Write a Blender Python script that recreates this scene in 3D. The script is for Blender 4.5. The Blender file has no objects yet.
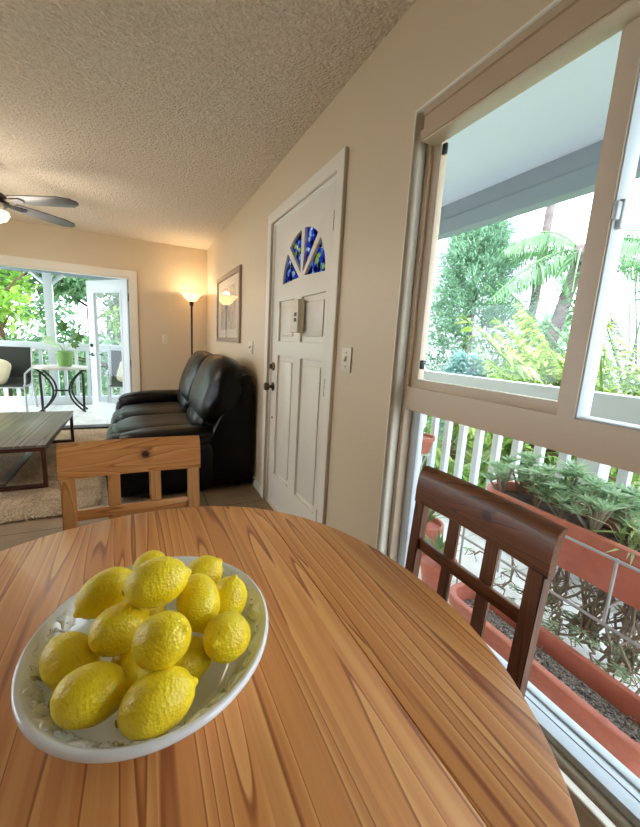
import bpy, bmesh, math, random
from mathutils import Vector, Matrix, noise
PI = math.pi
random.seed(7)
C = bpy.context.scene.collection
W = 0.894            # inner face of the wall with the front door and the window
FY = 5.57            # inner face of the wall with the french door
CH = 2.43            # ceiling height
V = Vector

# ------------------------------------------------------------------ materials
def S(r, g, b):
    f = lambda c: (c / 255 / 12.92) if c / 255 <= 0.04045 else ((c / 255 + 0.055) / 1.055) ** 2.4
    return (f(r), f(g), f(b), 1)

class NT:
    def __init__(self, name):
        self.m = bpy.data.materials.new(name)
        self.m.use_nodes = True
        self.t = self.m.node_tree
        self.n = self.t.nodes
        self.b = self.n['Principled BSDF']
    def add(self, typ, **kw):
        nd = self.n.new(typ)
        for k, v in kw.items():
            setattr(nd, k, v)
        return nd
    def link(self, a, b):
        self.t.links.new(a, b)
    def coord(self, scale=(1, 1, 1), what='Object', rot=(0, 0, 0)):
        tc = self.add('ShaderNodeTexCoord')
        mp = self.add('ShaderNodeMapping')
        mp.inputs['Scale'].default_value = scale
        mp.inputs['Rotation'].default_value = rot
        self.link(tc.outputs[what], mp.inputs[0])
        return mp.outputs[0]
    def noise(self, vec, scale, detail=2, rough=0.5, dist=0.0):
        nd = self.add('ShaderNodeTexNoise')
        nd.inputs['Scale'].default_value = scale
        nd.inputs['Detail'].default_value = detail
        nd.inputs['Roughness'].default_value = rough
        nd.inputs['Distortion'].default_value = dist
        if vec is not None:
            self.link(vec, nd.inputs['Vector'])
        return nd.outputs['Fac']
    def math(self, op, a, b=None):
        nd = self.add('ShaderNodeMath', operation=op)
        for i, x in enumerate((a, b)):
            if x is None:
                continue
            if isinstance(x, (int, float)):
                nd.inputs[i].default_value = x
            else:
                self.link(x, nd.inputs[i])
        return nd.outputs[0]
    def ramp(self, fac, stops, interp='LINEAR'):
        nd = self.add('ShaderNodeValToRGB')
        r = nd.color_ramp
        r.interpolation = interp
        while len(r.elements) < len(stops):
            r.elements.new(0.5)
        for e, (p, c) in zip(r.elements, stops):
            e.position = p
            e.color = c
        self.link(fac, nd.inputs[0])
        return nd.outputs[0]
    def mix(self, fac, a, b, mode='MIX'):
        nd = self.add('ShaderNodeMix', data_type='RGBA', blend_type=mode)
        for s, x in ((0, fac), (6, a), (7, b)):
            if isinstance(x, (int, float, tuple)):
                nd.inputs[s].default_value = x
            else:
                self.link(x, nd.inputs[s])
        return nd.outputs[2]
    def bump(self, h, strength=0.3, dist=0.01):
        nd = self.add('ShaderNodeBump')
        nd.inputs['Strength'].default_value = strength
        nd.inputs['Distance'].default_value = dist
        self.link(h, nd.inputs['Height'])
        self.link(nd.outputs[0], self.b.inputs['Normal'])

def mat(name, col, rough=0.5, metal=0.0, bump=None, var=None, spec=0.5, emit=None, coat=0.0):
    k = NT(name)
    k.b.inputs['Base Color'].default_value = col
    k.b.inputs['Roughness'].default_value = rough
    k.b.inputs['Metallic'].default_value = metal
    k.b.inputs['Specular IOR Level'].default_value = spec
    k.b.inputs['Coat Weight'].default_value = coat
    if bump:
        k.bump(k.noise(k.coord(), bump[0], 3), bump[1], bump[2])
    if var:     # colour wear: scale, second colour
        k.link(k.mix(k.ramp(k.noise(k.coord(), var[0], 4), [(0.35, (0, 0, 0, 1)), (0.7, (1, 1, 1, 1))]), col, var[1]), k.b.inputs['Base Color'])
    if emit:
        k.b.inputs['Emission Color'].default_value = emit[0]
        k.b.inputs['Emission Strength'].default_value = emit[1]
    return k.m

def wood(name, light, mid, dark, axis='Y', across=7.0, along=0.75, bands=7, plank=None, rough=0.35, coat=0.0, bumpy=0.05, knot=None, contrast=1.0):
    """pine: nested latewood lines that follow the contours of a stretched noise"""
    k = NT(name)
    tc = k.add('ShaderNodeTexCoord')
    sp = k.add('ShaderNodeSeparateXYZ')
    k.link(tc.outputs['Object'], sp.inputs[0])
    ax = {'X': (1, 2, 0), 'Y': (0, 2, 1), 'Z': (0, 1, 2)}[axis]     # across, thickness, along
    a, th, al = (sp.outputs[i] for i in ax)
    cb = k.add('ShaderNodeCombineXYZ')
    k.link(k.math('MULTIPLY', a, across), cb.inputs[0])
    k.link(k.math('MULTIPLY', al, along), cb.inputs[1])
    zz = k.math('MULTIPLY', th, across)
    if plank:
        idx = k.math('FLOOR', k.math('DIVIDE', k.math('ADD', a, plank[1]), plank[0]))
        wn = k.add('ShaderNodeTexWhiteNoise', noise_dimensions='1D')
        k.link(idx, wn.inputs['W'])
        zz = k.math('ADD', zz, k.math('MULTIPLY', idx, 3.71))
    k.link(zz, cb.inputs[2])
    n1 = k.noise(cb.outputs[0], 1.0, 1.2, 0.35, 0.15)
    fr = k.math('FRACT', k.math('MULTIPLY', n1, bands))
    band = k.ramp(fr, [(0.0, light), (0.50, mid), (0.82, mid), (0.92, dark), (0.955, dark), (1.0, light)])
    cb2 = k.add('ShaderNodeCombineXYZ')
    k.link(k.math('MULTIPLY', a, 130), cb2.inputs[0])
    k.link(k.math('MULTIPLY', al, 3), cb2.inputs[1])
    k.link(k.math('MULTIPLY', th, 60), cb2.inputs[2])
    fine = k.noise(cb2.outputs[0], 1.0, 3, 0.6)
    col = k.mix(0.16, band, k.ramp(fine, [(0.3, dark), (0.7, light)]))
    if contrast < 1:
        col = k.mix(1 - contrast, col, mid)
    if plank:
        tone = k.ramp(wn.outputs['Value'], [(0, (0.88, 0.84, 0.79, 1)), (0.5, (0.97, 0.95, 0.93, 1)), (1, (1.05, 1.04, 1.02, 1))])
        col = k.mix(1.0, col, tone, 'MULTIPLY')
    if knot:
        kv = k.add('ShaderNodeVectorMath', operation='DISTANCE')
        k.link(tc.outputs['Object'], kv.inputs[0])
        kv.inputs[1].default_value = knot
        kd = k.math('ADD', kv.outputs['Value'], k.math('MULTIPLY', k.math('SUBTRACT', fine, 0.5), 0.006))
        col = k.mix(k.ramp(kd, [(0.010, (1, 1, 1, 1)), (0.015, (0.35, 0.35, 0.35, 1)), (0.030, (0, 0, 0, 1))]), col, S(58, 26, 12))
    k.link(col, k.b.inputs['Base Color'])
    k.b.inputs['Roughness'].default_value = rough
    k.b.inputs['Coat Weight'].default_value = coat
    k.b.inputs['Coat Roughness'].default_value = 0.18
    k.bump(fine, bumpy, 0.002)
    return k.m

def leafmat(name, cols, rough=0.45, trans=0.35):
    k = NT(name)
    g = k.add('ShaderNodeNewGeometry')
    st = [(i / max(1, len(cols) - 1), c) for i, c in enumerate(cols)]
    col = k.ramp(g.outputs['Random Per Island'], st)
    k.link(col, k.b.inputs['Base Color'])
    k.b.inputs['Roughness'].default_value = rough
    tr = k.add('ShaderNodeBsdfTranslucent')
    k.link(col, tr.inputs[0])
    mx = k.add('ShaderNodeMixShader')
    mx.inputs[0].default_value = trans
    k.link(k.b.outputs[0], mx.inputs[1])
    k.link(tr.outputs[0], mx.inputs[2])
    k.link(mx.outputs[0], k.n['Material Output'].inputs[0])
    return k.m

def glassmat(name, tint=(1, 1, 1, 1), refl=1.0):
    k = NT(name)
    k.n.remove(k.b)
    t = k.add('ShaderNodeBsdfTransparent')
    t.inputs[0].default_value = tint
    g = k.add('ShaderNodeBsdfGlossy')
    g.inputs['Roughness'].default_value = 0.02
    f = k.add('ShaderNodeLayerWeight')
    f.inputs[0].default_value = 0.5
    fr = k.math('ADD', k.math('MULTIPLY', k.math('POWER', f.outputs['Facing'], 5.0), 0.9), 0.045)
    mx = k.add('ShaderNodeMixShader')
    k.link(k.math('MULTIPLY', fr, refl), mx.inputs[0])
    k.link(t.outputs[0], mx.inputs[1])
    k.link(g.outputs[0], mx.inputs[2])
    k.link(mx.outputs[0], k.n['Material Output'].inputs[0])
    return k.m

M = {}
def wallmat(name, col):
    k = NT(name)
    k.b.inputs['Base Color'].default_value = col
    k.b.inputs['Roughness'].default_value = 0.42
    v = k.coord()
    h = k.math('ADD', k.noise(v, 55, 3), k.math('MULTIPLY', k.noise(v, 9, 2), 0.6))
    k.bump(h, 0.16, 0.006)
    return k.m
M['wall'] = wallmat('wall_paint', S(207, 187, 157))
M['cassette'] = mat('blind_cassette_paint', S(186, 162, 134), 0.5)
M['trim'] = mat('trim_paint', S(226, 217, 200), 0.35, bump=(30, 0.04, 0.004))
M['doorpaint'] = mat('door_paint', S(222, 214, 198), 0.32, bump=(30, 0.05, 0.004))
M['frame'] = mat('window_frame_paint', S(206, 187, 162), 0.4)
M['reveal'] = mat('cream_reveal_paint', S(232, 226, 208), 0.5)
M['white'] = mat('white_exterior_paint', S(204, 215, 222), 0.5)
M['soffit'] = mat('soffit_paint', S(214, 226, 244), 0.7, bump=(7, 0.1, 0.02))
M['beam'] = mat('beam_paint', S(146, 160, 174), 0.6)
def ceilmat():
    k = NT('popcorn_ceiling')
    v = k.coord()
    n1 = k.noise(v, 42, 3, 0.6)
    vo = k.add('ShaderNodeTexVoronoi')
    vo.inputs['Scale'].default_value = 75
    k.link(v, vo.inputs['Vector'])
    h = k.math('ADD', n1, k.math('MULTIPLY', k.math('SUBTRACT', 1, vo.outputs['Distance']), 0.6))
    k.link(k.mix(k.ramp(n1, [(0.3, (0, 0, 0, 1)), (0.75, (1, 1, 1, 1))]), S(222, 206, 188), S(244, 232, 216)), k.b.inputs['Base Color'])
    k.b.inputs['Roughness'].default_value = 0.95
    k.bump(h, 0.85, 0.018)
    return k.m
M['ceil'] = ceilmat()
def tilemat(name, a, b, grout, size, rough):
    k = NT(name)
    v = k.coord()
    br = k.add('ShaderNodeTexBrick')
    br.offset = 0.0
    br.inputs['Scale'].default_value = 1.0
    br.inputs['Brick Width'].default_value = size
    br.inputs['Row Height'].default_value = size
    br.inputs['Mortar Size'].default_value = 0.005
    br.inputs['Color1'].default_value = a
    br.inputs['Color2'].default_value = b
    br.inputs['Mortar'].default_value = grout
    k.link(v, br.inputs['Vector'])
    n = k.noise(v, 6, 5, 0.6)
    k.link(k.mix(1.0, br.outputs['Color'], k.ramp(n, [(0.25, (0.72, 0.70, 0.68, 1)), (0.75, (1.1, 1.1, 1.08, 1))]), 'MULTIPLY'), k.b.inputs['Base Color'])
    k.b.inputs['Roughness'].default_value = rough
    k.bump(k.math('SUBTRACT', n, br.outputs['Fac']), 0.15, 0.01)
    return k.m
M['floor'] = tilemat('floor_tiles', S(150, 126, 98), S(134, 112, 88), S(88, 74, 60), 0.45, 0.45)
M['lanai'] = tilemat('lanai_tiles', S(242, 243, 242), S(234, 236, 236), S(206, 208, 210), 0.42, 0.5)
M['table'] = wood('pine_table_top', S(232, 172, 104), S(214, 144, 78), S(150, 78, 30), 'Y', 17.0, 0.6, 9, plank=(0.112, 0.008), rough=0.40)
M['table_dark'] = wood('pine_table_base', S(190, 124, 70), S(170, 104, 56), S(130, 72, 36), 'Z', 9, 0.8, 6)
M['rail'] = wood('pine_chair_rail', S(204, 144, 84), S(188, 124, 66), S(146, 88, 40), 'X', 20, 2.2, 7, rough=0.35, knot=(0.035, 0.0, 0.855), coat=0.1)
M['post'] = wood('pine_chair_post', S(200, 146, 88), S(184, 126, 70), S(148, 94, 46), 'Z', 26, 1.6, 6, rough=0.38)
M['seat'] = wood('pine_chair_seat', S(200, 142, 84), S(184, 122, 66), S(146, 90, 42), 'Y', 9, 0.9, 6, plank=(0.1, 0.03))
def lemonmat():
    k = NT('lemon_peel')
    v = k.coord()
    vo = k.add('ShaderNodeTexVoronoi')
    vo.inputs['Scale'].default_value = 260
    k.link(v, vo.inputs['Vector'])
    h = k.math('ADD', k.math('MULTIPLY', vo.outputs['Distance'], 0.7), k.math('MULTIPLY', k.noise(v, 110, 3), 1.3))
    n = k.noise(v, 22, 3)
    k.link(k.ramp(n, [(0.3, S(230, 198, 20)), (0.55, S(243, 217, 36)), (0.8, S(248, 228, 74))]), k.b.inputs['Base Color'])
    k.b.inputs['Roughness'].default_value = 0.36
    k.b.inputs['Subsurface Weight'].default_value = 0.08
    k.b.inputs['Subsurface Radius'].default_value = (0.01, 0.006, 0.001)
    k.b.inputs['Subsurface Scale'].default_value = 0.3
    k.bump(h, 0.55, 0.0022)
    return k.m
M['lemon'] = lemonmat()
M['stem'] = mat('lemon_stem_scar', S(150, 140, 60), 0.7)
M['bowl'] = mat('white_glazed_ceramic', S(228, 230, 232), 0.16, coat=0.4)
def leathermat():
    k = NT('black_leather')
    v = k.coord()
    k.b.inputs['Base Color'].default_value = S(8, 7, 7)
    k.b.inputs['Roughness'].default_value = 0.3
    k.b.inputs['Specular IOR Level'].default_value = 0.2
    vo = k.add('ShaderNodeTexVoronoi')
    vo.inputs['Scale'].default_value = 190
    k.link(v, vo.inputs['Vector'])
    h = k.math('ADD', k.math('MULTIPLY', k.noise(k.coord((1, 1.6, 1)), 7, 2, 0.4, 0.8), 2.0), k.math('MULTIPLY', vo.outputs['Distance'], 0.15))
    k.bump(h, 0.22, 0.012)
    return k.m
M['leather'] = leathermat()
M['iron'] = mat('black_iron', S(30, 30, 32), 0.45, 0.3)
M['rust'] = mat('dark_red_brown_metal', S(74, 38, 28), 0.4, 0.2)
M['greywood'] = wood('grey_washed_wood', S(150, 144, 138), S(122, 116, 110), S(84, 78, 74), 'Y', 10, 0.25, 5, plank=(0.12, 0), rough=0.36, coat=0.1)
M['chrome'] = mat('brushed_nickel', S(150, 140, 126), 0.28, 0.9)
M['brass'] = mat('aged_bronze', S(92, 74, 56), 0.3, 0.85)
M['plastic'] = mat('ivory_plastic', S(214, 204, 182), 0.35)
M['dark'] = mat('black_plastic', S(18, 18, 18), 0.4)
M['glass'] = glassmat('window_glass', (0.97, 0.985, 1.0, 1), 0.4)
M['picglass'] = glassmat('picture_glass', (1, 1, 1, 1), 0.8)
M['silver'] = mat('pewter_picture_frame', S(160, 140, 120), 0.38, 0.4, bump=(60, 0.1, 0.003))
M['mat'] = mat('picture_mount', S(214, 206, 192), 0.8)
def artmat():
    k = NT('pale_ink_drawing')
    v = k.coord((1, 1, 1))
    n = k.noise(v, 7, 6, 0.65, 1.2)
    k.link(k.ramp(n, [(0.38, S(196, 190, 178)), (0.52, S(176, 170, 160)), (0.58, S(140, 134, 126)), (0.64, S(190, 184, 172))]), k.b.inputs['Base Color'])
    k.b.inputs['Roughness'].default_value = 0.8
    return k.m
M['art'] = artmat()
def rugmat():
    k = NT('beige_shag')
    v = k.coord()
    n = k.noise(v, 60, 4, 0.7)
    n2 = k.noise(v, 5, 3)
    col = k.ramp(n, [(0.3, S(176, 150, 122)), (0.5, S(216, 192, 160)), (0.72, S(244, 226, 198))])
    k.link(k.mix(1.0, col, k.ramp(n2, [(0.3, (0.8, 0.78, 0.76, 1)), (0.7, (1.05, 1.05, 1.05, 1))]), 'MULTIPLY'), k.b.inputs['Base Color'])
    k.b.inputs['Roughness'].default_value = 1.0
    k.bump(k.noise(v, 120, 3), 0.8, 0.02)
    return k.m
M['rug'] = rugmat()
M['blade'] = mat('grey_fan_blade', S(98, 96, 98), 0.35)
M['blade_edge'] = mat('dark_bronze', S(40, 34, 32), 0.4, 0.4)
M['fanlight'] = mat('lit_frosted_dome', S(255, 240, 215), 0.4, emit=(S(255, 226, 180), 6))
def shademat():
    k = NT('frosted_alabaster_glass')
    k.b.inputs['Base Color'].default_value = S(250, 238, 210)
    k.b.inputs['Roughness'].default_value = 0.4
    k.b.inputs['Emission Color'].default_value = S(255, 226, 168)
    k.b.inputs['Emission Strength'].default_value = 0.5
    tr = k.add('ShaderNodeBsdfTranslucent')
    tr.inputs[0].default_value = S(252, 236, 204)
    mx = k.add('ShaderNodeMixShader')
    mx.inputs[0].default_value = 0.6
    k.link(k.b.outputs[0], mx.inputs[1])
    k.link(tr.outputs[0], mx.inputs[2])
    k.link(mx.outputs[0], k.n['Material Output'].inputs[0])
    return k.m
M['shade'] = shademat()
M['bulb'] = mat('lit_bulb', S(255, 230, 180), 0.4, emit=(S(255, 224, 160), 8))
def stainedmat():
    k = NT('blue_stained_glass')
    v = k.coord()
    vo = k.add('ShaderNodeTexVoronoi')
    vo.inputs['Scale'].default_value = 30
    k.link(v, vo.inputs['Vector'])
    sp = k.add('ShaderNodeSeparateColor')
    k.link(vo.outputs['Color'], sp.inputs[0])
    col = k.ramp(sp.outputs[0], [(0.0, S(24, 40, 140)), (0.16, S(60, 110, 225)), (0.38, S(150, 195, 250)), (0.55, S(40, 70, 190)),
                                (0.68, S(235, 240, 245)), (0.8, S(40, 60, 40)), (0.86, S(200, 215, 150)), (0.93, S(24, 36, 130))], 'CONSTANT')
    ed = k.add('ShaderNodeTexVoronoi', feature='DISTANCE_TO_EDGE')
    ed.inputs['Scale'].default_value = 30
    k.link(v, ed.inputs['Vector'])
    col = k.mix(k.ramp(ed.outputs['Distance'], [(0.02, (1, 1, 1, 1)), (0.05, (0, 0, 0, 1))]), col, S(22, 24, 40))
    k.link(col, k.b.inputs['Base Color'])
    k.b.inputs['Roughness'].default_value = 0.15
    tp = k.add('ShaderNodeBsdfTransparent')
    k.link(col, tp.inputs[0])
    mx = k.add('ShaderNodeMixShader')
    mx.inputs[0].default_value = 0.45
    k.link(k.b.outputs[0], mx.inputs[1])
    tl = k.add('ShaderNodeBsdfTranslucent')
    k.link(col, tl.inputs[0])
    m2 = k.add('ShaderNodeMixShader')
    m2.inputs[0].default_value = 0.75
    k.link(tl.outputs[0], m2.inputs[1])
    k.link(tp.outputs[0], m2.inputs[2])
    k.link(m2.outputs[0], mx.inputs[2])
    mx.inputs[0].default_value = 0.92
    k.link(mx.outputs[0], k.n['Material Output'].inputs[0])
    return k.m
M['stained'] = stainedmat()
M['terra'] = mat('terracotta', S(200, 120, 98), 0.5, var=(14, S(186, 106, 86)))
M['soil'] = mat('potting_soil', S(70, 56, 46), 0.95, bump=(40, 0.8, 0.02))
def gravelmat():
    k = NT('grey_pebbles')
    v = k.coord()
    vo = k.add('ShaderNodeTexVoronoi')
    vo.inputs['Scale'].default_value = 130
    k.link(v, vo.inputs['Vector'])
    sp = k.add('ShaderNodeSeparateColor')
    k.link(vo.outputs['Color'], sp.inputs[0])
    k.link(k.ramp(sp.outputs[1], [(0, S(126, 120, 114)), (0.4, S(184, 176, 168)), (0.75, S(232, 226, 218)), (1, S(150, 138, 126))]), k.b.inputs['Base Color'])
    k.bump(k.math('SUBTRACT', 1, vo.outputs['Distance']), 1.0, 0.02)
    k.b.inputs['Roughness'].default_value = 0.9
    return k.m
M['gravel'] = gravelmat()
M['greenpot'] = mat('lime_green_glazed_pot', S(120, 164, 94), 0.4)
M['stone'] = mat('pale_stone_top', S(208, 206, 200), 0.4, var=(9, S(186, 180, 172)))
M['sling'] = mat('dark_grey_sling', S(46, 50, 46), 0.8, bump=(300, 0.2, 0.002))
M['steel'] = mat('pale_grey_metal', S(176, 180, 182), 0.4, 0.2)
M['cushion'] = mat('cream_cushion_fabric', S(232, 226, 196), 0.9, bump=(250, 0.2, 0.002))
M['bark'] = mat('palm_bark', S(98, 88, 88), 0.9, bump=(18, 0.6, 0.03), var=(8, S(122, 112, 110)))
M['wood_stem'] = mat('woody_stem', S(96, 74, 56), 0.9)
M['dry'] = mat('dry_grey_stem', S(150, 140, 124), 0.9)
M['sage'] = leafmat('grey_green_succulent', [S(172, 202, 166), S(194, 218, 182), S(140, 176, 140), S(212, 228, 196)])
M['varieg'] = leafmat('yellow_edged_leaves', [S(150, 170, 96), S(212, 214, 150), S(116, 146, 80), S(228, 228, 178)])
M['aloe'] = leafmat('aloe_leaf', [S(112, 142, 92), S(150, 170, 110), S(94, 126, 84)])
M['pine'] = leafmat('blue_green_needles', [S(130, 172, 146), S(156, 194, 164), S(104, 146, 120), S(178, 208, 174)])
M['bluepine'] = leafmat('pale_blue_needles', [S(150, 192, 188), S(176, 210, 204), S(124, 170, 166)])
M['palm'] = leafmat('palm_frond', [S(84, 126, 84), S(116, 156, 108), S(66, 104, 70)])
M['areca'] = leafmat('yellow_green_frond', [S(130, 166, 70), S(172, 192, 92), S(96, 140, 60), S(190, 194, 118)])
M['bush'] = leafmat('bright_green_leaf', [S(110, 160, 70), S(158, 194, 96), S(84, 132, 64), S(188, 204, 116)])
M['mid'] = leafmat('mid_green_leaf', [S(120, 166, 126), S(156, 196, 152), S(92, 136, 102), S(196, 222, 184)])
M['lime'] = leafmat('lime_leaf', [S(140, 186, 80), S(176, 208, 104), S(110, 160, 70)])
M['monstera'] = leafmat('monstera_leaf', [S(60, 96, 46), S(88, 126, 60)], 0.35, 0.2)
M['ground'] = mat('garden_soil', S(110, 112, 84), 0.95, var=(2, S(96, 120, 70)))

# ------------------------------------------------------------------ mesh helpers
XF = {}
def rotm(e):
    return Matrix.Rotation(e[2], 4, 'Z') @ Matrix.Rotation(e[1], 4, 'Y') @ Matrix.Rotation(e[0], 4, 'X')

class MB:
    """collects shapes (in world coordinates unless the parent is at the origin) into one mesh"""
    def __init__(self):
        self.bm = bmesh.new()
    def merge(self, bm2, mtx=None):
        if mtx is not None:
            bm2.transform(mtx)
        me = bpy.data.meshes.new('tmp')
        bm2.to_mesh(me)
        bm2.free()
        self.bm.from_mesh(me)
        bpy.data.meshes.remove(me)
        return self
    def box(self, c, s, bev=0.0, rot=None, seg=2):
        b = bmesh.new()
        bmesh.ops.create_cube(b, size=1)
        bmesh.ops.scale(b, vec=s, verts=b.verts)
        if bev > 0:
            bmesh.ops.bevel(b, geom=b.edges[:], offset=bev, segments=seg, affect='EDGES', profile=0.5)
        m = Matrix.Translation(c)
        if rot:
            m = m @ rotm(rot)
        return self.merge(b, m)
    def span(self, x0, x1, y0, y1, z0, z1, bev=0.0):
        return self.box(((x0 + x1) / 2, (y0 + y1) / 2, (z0 + z1) / 2), (abs(x1 - x0), abs(y1 - y0), abs(z1 - z0)), bev)
    def tube(self, pts, r, n=8, cap=True):
        pts = [V(p) for p in pts]
        rr = r if isinstance(r, (list, tuple)) else [r] * len(pts)
        bm = self.bm
        rings = []
        prev = None
        for i, p in enumerate(pts):
            t = (pts[min(i + 1, len(pts) - 1)] - pts[max(i - 1, 0)]).normalized()
            if prev is None:
                u = t.cross(V((0, 0, 1)) if abs(t.z) < 0.9 else V((1, 0, 0))).normalized()
            else:
                u = (prev - t * prev.dot(t)).normalized()
            prev = u
            w = t.cross(u)
            rings.append([bm.verts.new(p + (u * math.cos(2 * PI * k / n) + w * math.sin(2 * PI * k / n)) * rr[i]) for k in range(n)])
        for a, b in zip(rings, rings[1:]):
            for k in range(n):
                bm.faces.new((a[k], a[(k + 1) % n], b[(k + 1) % n], b[k]))
        if cap:
            bm.faces.new(rings[0][::-1])
            bm.faces.new(rings[-1])
        return self
    def lathe(self, prof, c=(0, 0, 0), n=32, mtx=None, cap0=False, cap1=False):
        b = bmesh.new()
        rings = []
        for (r, z) in prof:
            if r < 1e-6:
                rings.append([b.verts.new((0, 0, z))])
            else:
                rings.append([b.verts.new((r * math.cos(2 * PI * k / n), r * math.sin(2 * PI * k / n), z)) for k in range(n)])
        for a, d in zip(rings, rings[1:]):
            for k in range(n):
                k2 = (k + 1) % n
                if len(a) == 1 and len(d) == 1:
                    continue
                if len(a) == 1:
                    b.faces.new((a[0], d[k2], d[k]))
                elif len(d) == 1:
                    b.faces.new((a[k], a[k2], d[0]))
                else:
                    b.faces.new((a[k], a[k2], d[k2], d[k]))
        if cap0 and len(rings[0]) > 1:
            b.faces.new(rings[0][::-1])
        if cap1 and len(rings[-1]) > 1:
            b.faces.new(rings[-1])
        bmesh.ops.recalc_face_normals(b, faces=b.faces)
        return self.merge(b, (Matrix.Translation(c) @ mtx) if mtx is not None else Matrix.Translation(c))
    def puff(self, c, s, p=4.0, rot=None, n=14, fn=None):
        """a puffy cushion: a cube drawn onto a rounded superellipsoid"""
        b = bmesh.new()
        bmesh.ops.create_cube(b, size=2)
        bmesh.ops.subdivide_edges(b, edges=b.edges[:], cuts=n, use_grid_fill=True)
        for v in b.verts:
            q = v.co
            L = (abs(q.x) ** p + abs(q.y) ** p + abs(q.z) ** p) ** (1 / p)
            q = q / L
            if fn:
                q = fn(q.copy())
            v.co = V((q.x * s[0] / 2, q.y * s[1] / 2, q.z * s[2] / 2))
        m = Matrix.Translation(c)
        if rot:
            m = m @ rotm(rot)
        return self.merge(b, m)
    def prism(self, poly, h, mtx, bev=0.0):
        """polygon in the local xy plane extruded by h along local z"""
        b = bmesh.new()
        vs = [b.verts.new((x, y, 0)) for x, y in poly]
        f = b.faces.new(vs)
        r = bmesh.ops.extrude_face_region(b, geom=[f])
        bmesh.ops.translate(b, vec=(0, 0, h), verts=[g for g in r['geom'] if isinstance(g, bmesh.types.BMVert)])
        bmesh.ops.recalc_face_normals(b, faces=b.faces)
        if bev > 0:
            bmesh.ops.bevel(b, geom=b.edges[:], offset=bev, segments=2, affect='EDGES', profile=0.5)
        return self.merge(b, mtx)
    def plate(self, outer, holes, t, mtx, bev=0.0):
        """flat sheet with holes, thickness t along local z (centred)"""
        cu = bpy.data.curves.new('tmpc', 'CURVE')
        cu.dimensions = '2D'
        cu.fill_mode = 'BOTH'
        cu.extrude = max(t / 2 - bev, 0.0001)
        cu.bevel_depth = bev
        cu.bevel_resolution = 1
        cu.offset = -bev
        for poly in [outer] + holes:
            sp = cu.splines.new('POLY')
            sp.points.add(len(poly) - 1)
            for q, (x, y) in zip(sp.points, poly):
                q.co = (x, y, 0, 1)
            sp.use_cyclic_u = True
        ob = bpy.data.objects.new('tmpc', cu)
        C.objects.link(ob)
        dg = bpy.context.evaluated_depsgraph_get()
        me = bpy.data.meshes.new_from_object(ob.evaluated_get(dg))
        b = bmesh.new()
        b.from_mesh(me)
        bmesh.ops.remove_doubles(b, verts=b.verts, dist=1e-5)
        bpy.data.objects.remove(ob)
        bpy.data.curves.remove(cu)
        bpy.data.meshes.remove(me)
        return self.merge(b, mtx)
    def quadleaf(self, base, d, up, L, w, bend=0.15, seg=2):
        """a folded tapering leaf blade"""
        d = d.normalized()
        s = d.cross(up)
        if s.length < 1e-4:
            s = d.cross(V((1, 0, 0)))
        s.normalize()
        nrm = s.cross(d).normalized()
        bm = self.bm
        a = bm.verts.new(base)
        m1 = base + d * L * 0.45 + nrm * L * bend * 0.4
        l, r = bm.verts.new(m1 + s * w / 2), bm.verts.new(m1 - s * w / 2)
        t = bm.verts.new(base + d * L - nrm * L * bend)
        bm.faces.new((a, r, t, l))
    def build(self, name, m, parent=None, smooth=True, angle=0.6):
        off = V((0, 0, 0))
        if parent is not None:
            self.bm.transform(XF[parent.name].inverted())
        me = bpy.data.meshes.new(name)
        self.bm.normal_update()
        self.bm.to_mesh(me)
        self.bm.free()
        if smooth:
            me.shade_smooth()
            try:
                me.set_sharp_from_angle(angle=angle)
            except Exception:
                pass
        me.materials.append(m)
        o = bpy.data.objects.new(name, me)
        C.objects.link(o)
        if parent is not None:
            o.parent = parent
            XF[o.name] = XF[parent.name].copy()
        else:
            XF[o.name] = Matrix()
        return o

def tag(o, label=None, cat=None, group=None, kind=None):
    for k_, v_ in (('label', label), ('category', cat), ('group', group), ('kind', kind)):
        if v_:
            o[k_] = v_
    return o

def thing(name, label, cat, loc=(0, 0, 0), rz=0.0, group=None):
    o = bpy.data.objects.new(name, None)
    o.empty_display_size = 0.05
    o.location = loc
    o.rotation_euler = (0, 0, rz)
    C.objects.link(o)
    XF[o.name] = Matrix.Translation(loc) @ Matrix.Rotation(rz, 4, 'Z')
    return tag(o, label, cat, group)

def struct(name, mb, m, smooth=False, parent=None):
    o = mb.build(name, m, parent, smooth)
    if parent is None:
        o['kind'] = 'structure'
    return o

def copy_tree(o, loc=None, rz=None, label=None):
    r = o.copy()
    C.objects.link(r)
    if loc is not None:
        r.location = loc
    if rz is not None:
        r.rotation_euler = (0, 0, rz)
    if label:
        r['label'] = label
    def rec(src, dst):
        for ch in [x for x in bpy.data.objects if x.parent == src]:
            c = ch.copy()
            C.objects.link(c)
            c.parent = dst
            rec(ch, c)
    rec(o, r)
    return r

def rect(x0, x1, y0, y1):
    return [(x0, y0), (x1, y0), (x1, y1), (x0, y1)]
# sheet in the plane of the window wall: local x -> world y, local y -> world z, local z -> world x
def WX(x):
    return Matrix(((0, 0, 1, x), (1, 0, 0, 0), (0, 1, 0, 0), (0, 0, 0, 1)))
# sheet in the plane of the far wall: local x -> world x, local y -> world z, local z -> world -y
def WY(y):
    return Matrix(((1, 0, 0, 0), (0, 0, -1, y), (0, 1, 0, 0), (0, 0, 0, 1)))

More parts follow.
